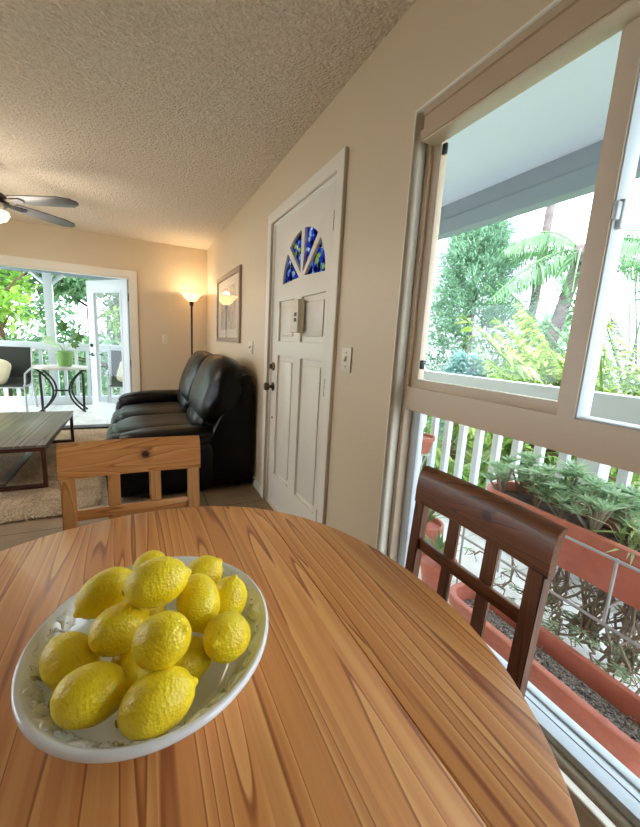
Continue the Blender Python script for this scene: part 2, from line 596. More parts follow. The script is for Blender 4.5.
# ------------------------------------------------------------------ the room
LX, BY = -3.3, -2.3
struct('floor', MB().span(LX - .1, W + .07, BY - .1, FY + .06, -0.12, 0), M['floor'])
struct('ceiling', MB().span(LX - .1, W + .1, BY - .1, FY + .1, CH, CH + .12), M['ceil'])
D0, D1, DT = 1.731, 2.711, 2.071          # front door opening
WY0, WY1, WZ0, WZ1 = -1.0, 1.193, 0.275, 2.068   # window opening
T = 0.13
struct('wall_right', MB().plate(rect(BY, FY + .1, 0, CH), [rect(D0, D1, -0.001 + 0.002, DT), rect(WY0, WY1, WZ0, WZ1)], T, WX(W + T / 2)), M['wall'])
FO0, FO1, FOT = -1.80, -0.065, 1.955       # french door opening
struct('wall_far', MB().plate(rect(LX - .1, W, 0, CH), [rect(FO0, FO1, 0.001, FOT)], T, WY(FY + T / 2)), M['wall'])
struct('wall_left', MB().plate(rect(BY, FY, 0, CH), [rect(1.4, 5.0, .85, 2.1)], .1, WX(LX - .05)), M['wall'])
fill_win = thing('added_fill_window', None, None, (LX - .05, 3.2, .85)); fill_win['kind'] = 'structure'  # unseen window added to the left wall to brighten the room
MB().plate(rect(1.4, 5.0, .85, 2.1), [rect(1.45, 3.17, .90, 2.05), rect(3.23, 4.95, .90, 2.05)], .07, WX(LX - .05), .003).build('frame', M['frame'], fill_win)
MB().span(LX - .053, LX - .047, 1.44, 4.96, .89, 2.06).build('pane', M['glass'], fill_win, smooth=False)
struct('wall_back', MB().span(LX - .1, W, BY - .1, BY, 0, CH), M['wall'])
# casings and baseboards
def casing(name, mtx, a0, a1, top, w, t):
    b = MB()
    b.plate([(a0 - w, 0), (a0, 0), (a0, top), (a1, top), (a1, 0), (a1 + w, 0), (a1 + w, top + w), (a0 - w, top + w)], [], t, mtx, 0.004)
    return struct(name, b, M['trim'])
casing('trim_1', WX(W - 0.009), D0 + .004, D1 + .008, DT, 0.072, 0.022)
casing('trim_2', WY(FY - 0.010), FO0, FO1, FOT, 0.085, 0.024)
# jamb linings of the doors
b = MB(); b.plate([(D0, 0), (D0 + .012, 0), (D0 + .012, DT - .012), (D1 - .012, DT - .012), (D1 - .012, 0), (D1, 0), (D1, DT), (D0, DT)], [], T, WX(W + T / 2))
struct('trim_3', b, M['trim'])
b = MB(); b.plate([(FO0, 0), (FO0 + .015, 0), (FO0 + .015, FOT - .015), (FO1 - .015, FOT - .015), (FO1 - .015, 0), (FO1, 0), (FO1, FOT), (FO0, FOT)], [], T, WY(FY + T / 2))
struct('trim_4', b, M['trim'])
b = MB().span(W - .014, W, D1 + .085, FY, 0, .085, .004)
struct('baseboard_right', b, M['trim'])
b = MB().span(W - .014, W, WY1 - 3.0, D0 - .072, 0, .085, .004)
struct('baseboard_window', b, M['trim'])
b = MB().span(FO1 + .09, W - .016, FY - .014, FY, 0, .085, .004)
struct('baseboard_far', b, M['trim'])
b = MB().span(FO0, FO1, FY - .01, FY + .16, 0.0, .022, .006)
struct('trim_5', b, M['blade_edge'])

# ------------------------------------------------------------------ front door with stained glass fan light
door = thing('door_1', None, None, (W + .03, D0, 0)); door['kind'] = 'structure'
def wedge(t0, t1, cy, cz, ry, rz, r0):
    pts = []
    for i in range(9):
        t = t0 + (t1 - t0) * i / 8
        pts.append((cy + ry * math.cos(t), cz + rz * math.sin(t)))
    tm = (t0 + t1) / 2
    pts.append((cy + ry * r0 * math.cos(tm), cz + rz * r0 * math.sin(tm)))
    return pts
FCY, FCZ, FRY, FRZ = 2.195, 1.640, 0.325, 0.285
wedges = []
for q in range(4):
    t0, t1 = q * PI / 4 + (0.0 if q == 0 else .075), (q + 1) * PI / 4 - (0.0 if q == 3 else .075)
    wedges.append(wedge(t0, t1, FCY, FCZ, FRY, FRZ, 0.14))
panels = [rect(1.845, 2.175, 1.262, 1.532), rect(2.285, 2.575, 1.262, 1.532), rect(1.845, 2.155, .265, 1.16), rect(2.280, 2.575, .265, 1.16)]
DX = W + .012 + .02
b = MB().plate(rect(D0 + .014, D1 - .014, .012, DT - .016), wedges + panels, .040, WX(DX), 0.003)
b.build('door_slab', M['doorpaint'], door)
for (p0, p1, p2, p3) in panels:
    b = MB()
    m_ = 0.0
    # recessed sheet with a raised field
    b.span(DX - .004, DX + .012, p0[0] - .002, p1[0] + .002, p0[1] - .002, p2[1] + .002)
    b.span(DX - .012, DX - .003, p0[0] + .035, p1[0] - .035, p0[1] + .035, p2[1] - .035, .006)
    b.build('door_panel', M['doorpaint'], door)
for w_ in wedges:
    b = MB().plate(w_, [], .006, WX(DX + .002))
    g_ = b.build('stained_pane', M['stained'], door, smooth=False)
    g_['label'] = 'blue and white stained glass wedge of the fan light'
for z in (1.85, 1.03, .30):
    b = MB()
    for k in range(3):
        b.tube([(W - .012, D0 + .008, z - .045 + k * .032), (W - .012, D0 + .008, z - .045 + k * .032 + .028)], .008, 10)
    b.span(W - .014, W + .012, D0 + .006, D0 + .012, z - .045, z + .05)
    b.build('hinge', M['chrome'], door)
b = MB()
ky = D1 - .062
rotx = Matrix.Rotation(-PI / 2, 4, 'Y')
b.lathe([(0, 0), (.032, 0), (.032, .006), (.012, .012), (.011, .03), (.026, .038), (.031, .052), (.026, .066), (0, .070)], (DX - .02, ky, .925), 24, rotx)
b.build('knob', M['brass'], door)
b = MB()
b.lathe([(0, 0), (.030, 0), (.030, .008), (.02, .014), (0, .015)], (DX - .02, ky, 1.075), 24, rotx)
b.box((DX - .044, ky, 1.075), (.018, .008, .036), .003)
b.build('deadbolt', M['brass'], door)
b = MB().lathe([(0, 0), (.009, 0), (.009, .004), (0, .005)], (DX - .02, ky - .004, .69), 12, rotx)
b.build('lower_lock', M['dark'], door)
# chime box screwed on the door
ab = thing('alarm_box', 'slim ivory box with two small dark windows fixed on the white front door', 'door alarm', (DX - .02, 2.165, 1.325))
MB().span(DX - .066, DX - .021, 2.115, 2.225, 1.318, 1.512, .005).build('case', M['plastic'], ab)
for z in (1.380, 1.412):
    b = MB().span(DX - .0685, DX - .065, 2.130, 2.165, z, z + .022, .001)
    b.build('display_window', M['dark'], ab)

# ------------------------------------------------------------------ french door leaf, opened outwards
fl = thing('door_2', None, None, (FO1 - .02, FY + .10, 0), math.atan2(.70, -.53)); fl['kind'] = 'structure'
FWd = .86
def FM(y):   # leaf local frame -> world
    return XF[fl.name] @ Matrix(((1, 0, 0, 0), (0, 0, 1, y), (0, 1, 0, 0), (0, 0, 0, 1)))
MB().plate(rect(0, FWd, .025, 1.945), [rect(.135, FWd - .135, .23, 1.80)], .042, FM(0), .004).build('door_frame', M['white'], fl)
MB().plate(rect(.12, FWd - .12, .215, 1.815), [rect(.155, FWd - .155, .25, 1.78)], .052, FM(0), .004).build('glazing_bead', M['white'], fl)
MB().plate(rect(.15, FWd - .15, .245, 1.785), [], .006, FM(0)).build('pane', M['glass'], fl, smooth=False)
b = MB()
for side in (-1, 1):
    q = Matrix.Translation((FWd - .06, side * .021, .93)) @ Matrix.Rotation(-side * PI / 2, 4, 'X')
    b.lathe([(0, 0), (.026, 0), (.026, .006), (.010, .010), (.009, .045), (0, .046)], (0, 0, 0), 16, XF[fl.name] @ q)
    p = XF[fl.name] @ V((FWd - .06, side * .06, .93)); p2 = XF[fl.name] @ V((FWd - .17, side * .064, .925))
    b.tube([p, p2], [.009, .007], 8)
b.build('handle', M['dark'], fl)
b = MB()
for side in (-1, 1):
    q = Matrix.Translation((FWd - .06, side * .021, 1.06)) @ Matrix.Rotation(-side * PI / 2, 4, 'X')
    b.lathe([(0, 0), (.026, 0), (.026, .010), (.014, .022), (0, .024)], (0, 0, 0), 16, XF[fl.name] @ q)
b.build('deadbolt', M['dark'], fl)
for z in (1.72, .86, .2):
    b = MB()
    p = XF[fl.name] @ V((-.004, 0, z))
    b.tube([p - V((0, 0, .05)), p + V((0, 0, .05))], .012, 10)
    b.build('hinge', M['dark'], fl)

# ------------------------------------------------------------------ the window
win = thing('window_1', None, None, (W + .07, WY1, WZ0)); win['kind'] = 'structure'
GX = 0.965
MZ0, MZ1 = 1.020, 1.112         # rail between upper and lower panes
b = MB().plate(rect(WY0, WY1, WZ0, WZ1), [rect(WY0 + .05, WY1 - .028, WZ0 + .018, MZ0), rect(.572, WY1 - .028, MZ1, WZ1 - .03), rect(WY0 + .05, .530, MZ1, WZ1 - .03)], .045, WX(GX + .010), .003)
b.build('frame', M['frame'], win)
# inner step of the fixed upper pane and of the lower pane
MB().plate(rect(.567, WY1 - .024, MZ1 - .004, WZ1 - .025), [rect(.585, WY1 - .068, MZ1 + .032, WZ1 - .05)], .028, WX(GX + .016), .002).build('upper_sash', M['frame'], win)
MB().plate(rect(WY0 + .045, WY1 - .024, .294, MZ0 + .004), [rect(WY0 + .08, WY1 - .075, .306, MZ0 - .002)], .026, WX(1.006), .002).build('lower_sash', M['white'], win)
MB().plate(rect(WY0 + .0505, .5295, MZ1 + .0005, WZ1 - .0305), [rect(WY0 + .09, .5265, MZ1 + .004, WZ1 - .05)], .055, WX(.985), .001).build('sliding_sash', M['white'], win)
MB().span(.930, 1.004, WY0 + .004, WY1 - .03, .2755, .300, .003).build('sill_ledge', M['white'], win)
MB().span(GX - .003, GX + .003, .58, WY1 - .06, MZ1 + .025, WZ1 - .04).build('upper_pane', M['glass'], win, smooth=False)
MB().span(1.003, 1.009, WY0 + .075, WY1 - .07, .303, MZ0).build('lower_pane', M['glass'], win, smooth=False)
MB().span(GX + .031, GX + .037, WY0 + .085, .528, MZ1 + .002, WZ1 - .04).build('sliding_pane', M['glass'], win, smooth=False)
b = MB()
b.span(GX + .004, GX + .018, .516, .534, 1.545, 1.607, .004)
b.span(GX - .012, GX + .006, .519, .530, 1.562, 1.600, .003)
b.build('latch', M['white'], win)
for z in (1.20, 1.935):
    MB().span(GX - .004, GX + .008, 1.098, 1.116, z - .017, z + .017, .003).build('stop_clip', M['dark'], win)
MB().span(.968, .971, WY0 + .06, 1.16, .299, .3008).build('gasket', M['dark'], win)
struct('trim_9', MB().span(W - .022, GX - .020, WY0, WY1, WZ0 - .02, WZ0 - .0005, .004), M['trim'])
b = MB().plate(rect(WY0, WY1, WZ0, WZ1), [rect(WY0 + .006, WY1 - .006, WZ0 + .0005, WZ1 - .006)], .058, WX(W + .0285))
struct('trim_10', b, M['reveal'])
# blind cassette in the head of the window
sh = thing('roller_shade', 'beige stepped roller shade cassette across the top of the big window', 'blind', (W, .1, 1.96))
b = MB()
prof = [(.0, 0), (.0, .030), (.010, .034), (.010, .074), (.004, .077), (.004, .098), (-.062, .098), (-.062, 0)]
b.prism([(x, z) for x, z in prof][::1] if False else [(x, z) for x, z in [(0.0, 0), (0.0, .030), (.010, .034), (.010, .074), (.004, .077), (.004, .098), (.062, .098), (.062, 0)]], 2.12, Matrix(((1, 0, 0, W + .002), (0, 0, 1, -.965), (0, 1, 0, 1.962), (0, 0, 0, 1))))
b.build('cassette', M['cassette'], sh, smooth=False)
b = MB().span(W + .006, GX - .004, -.96, 1.15, 1.956, 1.9625, .001)
b.build('bottom_rail', M['frame'], sh)

# ------------------------------------------------------------------ lanai (covered porch) outside
LXE, LYE = 2.32, 7.55
b = MB().span(W + T, LXE, BY, LYE + .12, -.10, -.002)
b.span(LX - .1, W + T, FY + T, LYE + .12, -.10, -.002)
struct('floor_lanai', b, M['lanai'])
b = MB().span(W + T, LXE + .15, BY, LYE + .25, 2.385, 2.50)
b.span(LX - .1, W + T, FY + T, LYE + .25, 2.385, 2.50)
struct('ceiling_lanai', b, M['soffit'])
b = MB()
b.span(2.20, 2.30, BY, LYE + .15, 2.165, 2.275, .004); b.span(2.215, 2.30, BY, LYE + .15, 2.275, 2.385)
struct('trim_6', b, M['beam'])
b = MB()
b.span(LX, 2.19, LYE, LYE + .1, 2.12, 2.275, .004); b.span(LX, 2.19, LYE + .015, LYE + .1, 2.275, 2.385)
struct('trim_7', b, M['beam'])
struct('ground', MB().span(-14, 26, -10, 30, -1.0, -.8), M['ground'])

def railing(name, label, p0, p1, posts, spacing, first, loc, top=1.035):
    """white railing: deep top rail, curb and square balusters between p0 and p1"""
    r = thing(name, label, 'railing', loc)
    horiz = abs(p1[0] - p0[0]) > abs(p1[1] - p0[1])
    def seg(a0, a1, c, t, z0, z1, nm, bev=.004):
        b = MB()
        if horiz: b.span(a0, a1, c - t / 2, c + t / 2, z0, z1, bev)
        else: b.span(c - t / 2, c + t / 2, a0, a1, z0, z1, bev)
        return b.build(nm, M['white'], r)
    lo, hi = (p0[0], p1[0]) if horiz else (p0[1], p1[1])
    c = p0[1] if horiz else p0[0]
    seg(lo, hi, c, .10, .915, top, 'top_rail')
    seg(lo, hi, c, .11, -.002, .135, 'curb')
    for q in posts:
        seg(q - .058, q + .058, c + .002, .116, .135, 2.13 if horiz else .915, 'post')
    a = first
    while a < hi:
        if all(abs(a - q) > .075 for q in posts):
            seg(a - .024, a + .024, c, .045, .13, .92, 'baluster', .003)
        a += spacing
    return r
railing('porch_railing', 'white balustrade outside the big window behind the planters', (2.235, -1.0), (2.235, 4.6), (-.75, 1.10, 2.95, 4.5), .153, -.43, (2.235, 1.8, 0), 1.085)
railing('porch_railing', 'white balustrade beyond the open glass door', (-3.0, LYE + .03), (2.0, LYE + .03), (-2.95, -1.27, .5, 1.95), .165, -2.76, (-.5, LYE + .03, 0))
b = MB()
for s in (-1, 1):
    b.tube([(-1.27 + s * .05, LYE + .03, 1.98), (-1.27 + s * .22, LYE + .03, 2.14)], .035, 4)
struct('trim_8', b, M['white'])

# ------------------------------------------------------------------ dining table
TC = (.013, .547)
HB = [.5597, .0039, -.0045, -.0125, .0019, -.0039, -.0013, -.0031, -.0042]
def t_r(th):
    r = HB[0]
    for k in range(1, 5):
        r += HB[2 * k - 1] * math.cos(k * th) + HB[2 * k] * math.sin(k * th)
    return r
tb = thing('dining_table', 'round pine drop-leaf dining table holding the bowl of lemons', 'table', (TC[0], TC[1], 0))
outl = [(TC[0] + t_r(2 * PI * i / 160) * math.cos(2 * PI * i / 160), TC[1] + t_r(2 * PI * i / 160) * math.sin(2 * PI * i / 160)) for i in range(160)]
SEAM = .3275
def clip(poly, x, keep_less):
    out = []
    n = len(poly)
    for i in range(n):
        p, q = poly[i], poly[(i + 1) % n]
        inp, inq = (p[0] < x) == keep_less, (q[0] < x) == keep_less
        if inp: out.append(p)
        if inp != inq:
            t = (x - p[0]) / (q[0] - p[0])
            out.append((x, p[1] + t * (q[1] - p[1])))
    return out
TTH = .026
mid = clip(clip(outl, SEAM - .0008, True), -.3025, False)
b = MB().plate(mid, [], TTH, Matrix.Translation((0, 0, .75 - TTH / 2)), .0012); b.build('tabletop', M['table'], tb, angle=.5)
b = MB().plate(clip(outl, SEAM + .0008, False), [], TTH, Matrix.Translation((0, 0, .7495 - TTH / 2)), .0012); b.build('drop_leaf', M['table'], tb, angle=.5)
b = MB().plate(clip(outl, -.3045, True), [], TTH, Matrix.Translation((0, 0, .7495 - TTH / 2)), .0012); b.build('drop_leaf', M['table'], tb, angle=.5)
MB().lathe([(.06, .10), (.075, .16), (.055, .22), (.045, .30), (.06, .42), (.065, .52), (.05, .60), (.07, .66), (.07, .70)], (TC[0], TC[1], 0), 28, None, True, True).build('pedestal', M['table_dark'], tb)
b = MB().box((TC[0], TC[1], .712), (.56, .09, .024), .004); b.box((TC[0], TC[1], .712), (.09, .8, .024), .004)
b.build('top_cleat', M['table_dark'], tb)
for k in range(4):
    a = PI / 4 + k * PI / 2
    u = V((math.cos(a), math.sin(a), 0))
    c0 = V((TC[0], TC[1], 0))
    b = MB().tube([c0 + u * .03 + V((0, 0, .2)), c0 + u * .14 + V((0, 0, .17)), c0 + u * .26 + V((0, 0, .07)), c0 + u * .33 + V((0, 0, .025))], [.035, .032, .027, .025], 10)
    b.build('leg', M['table_dark'], tb)

# ------------------------------------------------------------------ chairs (built facing local -y, back at y = 0)
def make_chair(label, rail=M['rail'], post=M['post'], seatm=M['seat']):
    t = thing('dining_chair', label, 'chair', (0, 0, 0), 0, 'pine dining chairs at the table')
    hw = .208
    lean = lambda z: .045 * max(0, (z - .45)) / .45 - .045     # back tilts away above the seat; 0 at z=.9
    # top rail: bowed board whose top rolls backwards
    b = MB()
    prof = [(-.011, .795), (-.011, .80), (-.012, .84), (-.010, .872), (-.004, .892), (.008, .903), (.020, .905), (.024, .901), (.021, .894),
            (.016, .884), (.013, .865), (.012, .84), (.011, .80), (.011, .795)]
    bm = b.bm
    rings = []
    NX = 16
    for i in range(NX + 1):
        x = -hw - .004 + (2 * hw + .008) * i / NX
        bow = .012 * (1 - (x / hw) ** 2)
        rings.append([bm.verts.new((x, y + bow + lean(z) * .6, z)) for y, z in prof])
    for p, q in zip(rings, rings[1:]):
        for k in range(len(prof)):
            bm.faces.new((p[k], q[k], q[(k + 1) % len(prof)], p[(k + 1) % len(prof)]))
    bm.faces.new(rings[0][::-1]); bm.faces.new(rings[-1])
    bmesh.ops.recalc_face_normals(bm, faces=bm.faces)
    b.build('top_rail', rail, t, angle=.7)
    def strip(x, w, d, zs, bowed=0.0):
        b = MB()
        bm = b.bm
        rg = []
        for z in zs:
            yy = lean(z) * .6 + bowed + (0 if z > .45 else .02 * (.45 - z) / .45)
            rg.append([bm.verts.new((x + sx * w / 2, yy + sy * d / 2, z)) for sx, sy in ((-1, -1), (1, -1), (1, 1), (-1, 1))])
        for p, q in zip(rg, rg[1:]):
            for k in range(4):
                bm.faces.new((p[k], p[(k + 1) % 4], q[(k + 1) % 4], q[k]))
        bm.faces.new(rg[0][::-1]); bm.faces.new(rg[-1])
        bmesh.ops.recalc_face_normals(bm, faces=bm.faces)
        bmesh.ops.bevel(bm, geom=[e for e in bm.edges if abs((e.verts[0].co - e.verts[1].co).z) > .02], offset=.003, segments=2, affect='EDGES')
        return b
    for s in (-1, 1):
        strip(s * (hw - .020), .038, .030, [0, .2, .45, .6, .7, .80]).build('leg', post, t)
    for s in (-1, 1):
        strip(s * .0625, .037, .014, [.455, .6, .7, .80], .008).build('slat', post, t)
    b = MB().box((0, lean(.672) * .6, .672), (2 * hw - .076, .014, .036), .003, (0, 0, 0)); b.build('cross_rail', rail, t)
    b = MB().box((0, lean(.49) * .6, .47), (2 * hw - .076, .020, .05), .003); b.build('seat_rail', rail, t)
    b = MB().box((0, -.205, .447), (.43, .39, .020), .006); b.build('seat', seatm, t)
    for s in (-1, 1):
        b = MB().box((s * .19, -.375, .2185), (.036, .036, .437), .003); b.build('leg', post, t)
        b = MB().box((s * .19, -.20, .405), (.02, .32, .06), .003); b.build('apron', post, t)
        b = MB().box((s * .19, -.19, .17), (.018, .34, .03), .003); b.build('stretcher', post, t)
    b = MB().box((0, -.375, .405), (.345, .02, .06), .003); b.build('apron', rail, t)
    return t
ch = make_chair('pale pine ladder-back chair behind the table, its back towards the coffee table')
ch.location = (-.021, 1.343, 0)
ch.rotation_euler = (0, 0, math.radians(1.0))
M['rail_shaded'] = wood('pine_chair_rail_shaded', S(122, 74, 40), S(108, 62, 32), S(70, 36, 18), 'X', 20, 2.2, 7, rough=0.4, knot=(0.035, 0.0, 0.855))  # same pine as the other chair, its backlit shade put into the colour
M['post_shaded'] = wood('pine_chair_post_shaded', S(120, 74, 42), S(104, 62, 34), S(72, 40, 20), 'Z', 26, 1.6, 6, rough=0.42)
M['seat_shaded'] = wood('pine_chair_seat_shaded', S(120, 74, 42), S(104, 62, 34), S(72, 40, 20), 'Y', 9, 0.9, 6, plank=(0.1, 0.03))
ch2 = make_chair('pine chair between the table and the big window, backlit shade put into its wood colour', M['rail_shaded'], M['post_shaded'], M['seat_shaded'])
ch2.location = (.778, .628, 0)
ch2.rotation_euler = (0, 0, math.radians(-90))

# ------------------------------------------------------------------ bowl and lemons
BC = V((.014, .535, .75))
bowl = thing('serving_bowl', 'oval white ceramic bowl with embossed leaf rim, full of lemons', 'bowl', BC, math.radians(-103.06))
A1, A2 = .181, .163
prof = [(.0, .006), (.40, .006), (.42, .0), (.60, .0), (.625, .006), (.74, .024), (.86, .050), (.95, .066), (1.0, .0705), (1.012, .0745), (1.008, .080), (.985, .0825),
        (.955, .079), (.90, .068), (.83, .054), (.765, .038), (.69, .019), (.61, .0125), (.3, .0115), (0, .0115)]
b = MB()
bm = b.bm
NB = 96
rings = []
for r, z in prof:
    if r == 0:
        rings.append([bm.verts.new((0, 0, z))])
    else:
        rings.append([bm.verts.new((A1 * r * math.cos(2 * PI * k / NB), A2 * r * math.sin(2 * PI * k / NB), z)) for k in range(NB)])
for p, q in zip(rings, rings[1:]):
    for k in range(NB):
        k2 = (k + 1) % NB
        if len(p) == 1: bm.faces.new((p[0], q[k2], q[k]))
        elif len(q) == 1: bm.faces.new((p[k], p[k2], q[0]))
        else: bm.faces.new((p[k], p[k2], q[k2], q[k]))
bmesh.ops.recalc_face_normals(bm, faces=bm.faces)
bm.transform(XF[bowl.name])
b.build('bowl_body', M['bowl'], bowl, angle=1.2)
# embossed leaves, tendrils and berries round the inside of the rim
def onrim(a, r):
    z = .079 if r > .955 else (.068 + (r - .90) / .055 * .011 if r > .90 else (.054 + (r - .83) / .07 * .014 if r > .83 else .038 + (r - .765) / .065 * .016))
    return XF[bowl.name] @ V((A1 * r * math.cos(a), A2 * r * math.sin(a), z))
b = MB()
rnd = random.Random(3)
def leafbump(a0, r0, a1, r1, w, h):
    P, Q = onrim(a0, r0), onrim(a1, r1)
    mid_ = onrim((a0 + a1) / 2, (r0 + r1) / 2)
    d = (Q - P); L = d.length; d.normalize()
    rad = (V((BC.x, BC.y, .95)) - mid_).normalized()
    s = d.cross(rad).normalized(); up = s.cross(d).normalized()
    if up.dot(rad) < 0: up = -up
    bm = b.bm
    nL = 8
    rows = []
    for i in range(nL + 1):
        t = i / nL
        c = P.lerp(Q, t) + (mid_ - (P + Q) / 2) * (4 * t * (1 - t))
        ww = w * max(0.0, math.sin(PI * (.06 + .94 * t))) ** .8 * (1 - .3 * t) + .0004
        hh = h * math.sin(PI * (t * .9 + .05))
        rows.append([bm.verts.new(c + s * ww * -math.cos(PI * k / 8) + up * (hh * math.sin(PI * k / 8) ** .8 * (1 - .35 * max(0, 1 - abs(k - 4))) - .0025)) for k in range(9)])
    for p, q in zip(rows, rows[1:]):
        for k in range(8):
            bm.faces.new((p[k], p[k + 1], q[k + 1], q[k]))
a = 0.0
while a < 2 * PI - .2:
    leafbump(a, .93, a + .25, .84, .0125, .0075)
    leafbump(a + .05, .83, a + .20, .955, .010, .0075)
    leafbump(a + .24, .80, a + .37, .93, .010, .0075)
    for q in range(1):
        c = onrim(a + .27 + q * .035, .90 - .03 * (q % 2))
        b.puff(c, (.010, .010, .006), 2.0, None, 4)
    b.tube([onrim(a + .02 + .36 * t / 8, .875 + .045 * math.sin(t * 1.3)) + V((0, 0, .0012)) for t in range(9)], .0016, 6)
    a += .39
b.build('leaf_relief', M['bowl'], bowl, angle=3)

LEM = [
 ((-0.0545, 0.5802, 0.872),(-0.842, -0.353, -0.407),0.0430,0.0290),
 ((0.0153, 0.5199, 0.9107),(0.982, -0.058, 0.178),0.0440,0.0325),
 ((0.0886, 0.6017, 0.85),(0.857, 0.152, 0.493),0.0380,0.0300),
 ((0.0707, 0.5142, 0.8674),(0.04, -0.821, -0.569),0.0420,0.0305),
 ((0.1202, 0.5404, 0.838),(0.32, 0.125, 0.939),0.0390,0.0290),
 ((0.1001, 0.4519, 0.85),(-0.61, -0.667, 0.428),0.0370,0.0305),
 ((0.0166, 0.4377, 0.884),(0.724, -0.436, 0.535),0.0375,0.0315),
 ((-0.032, 0.5095, 0.8594),(0.74, 0.627, -0.245),0.0420,0.0315),
 ((-0.0905, 0.5083, 0.8293),(-0.587, 0.751, 0.301),0.0415,0.0310),
 ((-0.0616, 0.4371, 0.838),(0.994, -0.108, -0.0),0.0405,0.0315),
 ((0.0092, 0.3977, 0.838),(0.984, 0.157, 0.089),0.0435,0.0320),
 ((-0.0209, 0.4939, 0.806),(-0.352, 0.936, 0.0),0.0340,0.0255),
 ((0.0503, 0.4716, 0.8112),(0.942, 0.337, 0.0),0.0370,0.0280),
 ((0.0088, 0.6831, 0.838),(0.832, 0.555, 0.0),0.0320,0.0260),
 ((-0.0002, 0.5896, 0.815),(0.339, 0.941, 0.0),0.0360,0.0280),
]
def lemon_mesh(L, R, seed):
    b = bmesh.new()
    NU, NV = 40, 30
    prof = []
    for i in range(NV + 1):
        t = i / NV
        z = .045 - 1.085 * math.cos(PI * t)
        re_ = max(0.0, 1 - abs(z) ** 2.15) ** .5 if abs(z) < 1 else 0.0
        rn_ = .21 * max(0.0, 1 - ((z - .90) / .23) ** 2) ** .5 if z > .67 else 0.0
        rs_ = .17 * max(0.0, 1 - ((z + .91) / .13) ** 2) ** .5 if z < -.78 else 0.0
        prof.append(((re_ ** 3 + rn_ ** 3 + rs_ ** 3) ** (1 / 3), z * .95))
    rings = []
    for r, z in prof:
        if r < .02:
            rings.append([b.verts.new((0, 0, z * L))])
        else:
            rings.append([b.verts.new((R * r * math.cos(2 * PI * k / NU), R * r * math.sin(2 * PI * k / NU), z * L)) for k in range(NU)])
    for p, q in zip(rings, rings[1:]):
        for k in range(NU):
            k2 = (k + 1) % NU
            if len(p) == 1 and len(q) == 1: continue
            if len(p) == 1: b.faces.new((p[0], q[k2], q[k]))
            elif len(q) == 1: b.faces.new((p[k], p[k2], q[0]))
            else: b.faces.new((p[k], p[k2], q[k2], q[k]))
    bmesh.ops.recalc_face_normals(b, faces=b.faces)
    off = V((seed * 3.1, seed * 1.7, 0))
    b.normal_update()
    for v in b.verts:
        n_ = noise.noise(v.co * 38 + off) * .0011 + noise.noise(v.co * 120 + off) * .0005
        v.co += v.normal * n_
    return b
LEMLAB = [
 'lemon leaning on the back left rim of the bowl, its tip pointing down-left',
 'big lemon lying sideways on top of the pile',
 'small lemon at the back of the bowl, mostly hidden behind an upright lemon',
 'upright lemon with its stem end down, just right of the topmost lemon',
 'lemon standing at the right back of the bowl beside the embossed leaves',
 'lemon at the right of the bowl with its nipple pointing at the viewer',
 'round-looking lemon in the middle of the pile with a dimpled end',
 'lemon tilted in the left of the pile with half its side shaded',
 'lemon lying against the left inner wall of the bowl, in shade',
 'large lemon at the front left of the bowl, pointed tip to the right',
 'large lemon at the front middle of the bowl nearest the viewer',
 'shaded lemon deep in the bowl under the middle of the pile',
 'lemon low in the bowl below the dimpled lemon, right of centre',
 'lemon hidden behind the topmost lemon at the back rim',
 'lemon buried in the shaded gap under the topmost lemon',
]
for i, (c, ax, L, R) in enumerate(LEM):
    t = bpy.data.objects.new('lemon', None)
    q = V(ax).to_track_quat('Z', 'Y')
    t.location = c; t.rotation_mode = 'QUATERNION'; t.rotation_quaternion = q
    t.empty_display_size = .02
    C.objects.link(t); XF[t.name] = Matrix()
    tag(t, LEMLAB[i], 'lemon', 'lemons in the bowl')
    b = MB(); b.merge(lemon_mesh(L, R, i))
    b.build('peel', M['lemon'], t, angle=3)
    if i in (1, 3, 6, 10, 5, 9):
        s_ = MB().lathe([(0, -.0015), (.0035, -.001), (.004, .0008), (.0022, .0018), (0, .0014)], (0, 0, -L * .985), 10)
        o = s_.build('stem_scar', M['stem'], t)

# ------------------------------------------------------------------ sofa (faces -x, back to the wall)
sofa = thing('recliner_sofa', 'black leather two-seat reclining sofa along the wall by the front door', 'sofa', (.35, 3.98, 0))
SY0, SY1 = 2.97, 4.93
SM = (SY0 + SY1) / 2
def wr(seed, amp=.03, f=2.2):
    def fn(q):
        return q * (1 + amp * noise.noise(q * f + V((seed, seed * 2.3, 0))))
    return fn
MB().puff((.36, SM, .22), (1.0, SY1 - SY0 - .10, .40), 10, None, 10).build('base', M['leather'], sofa)
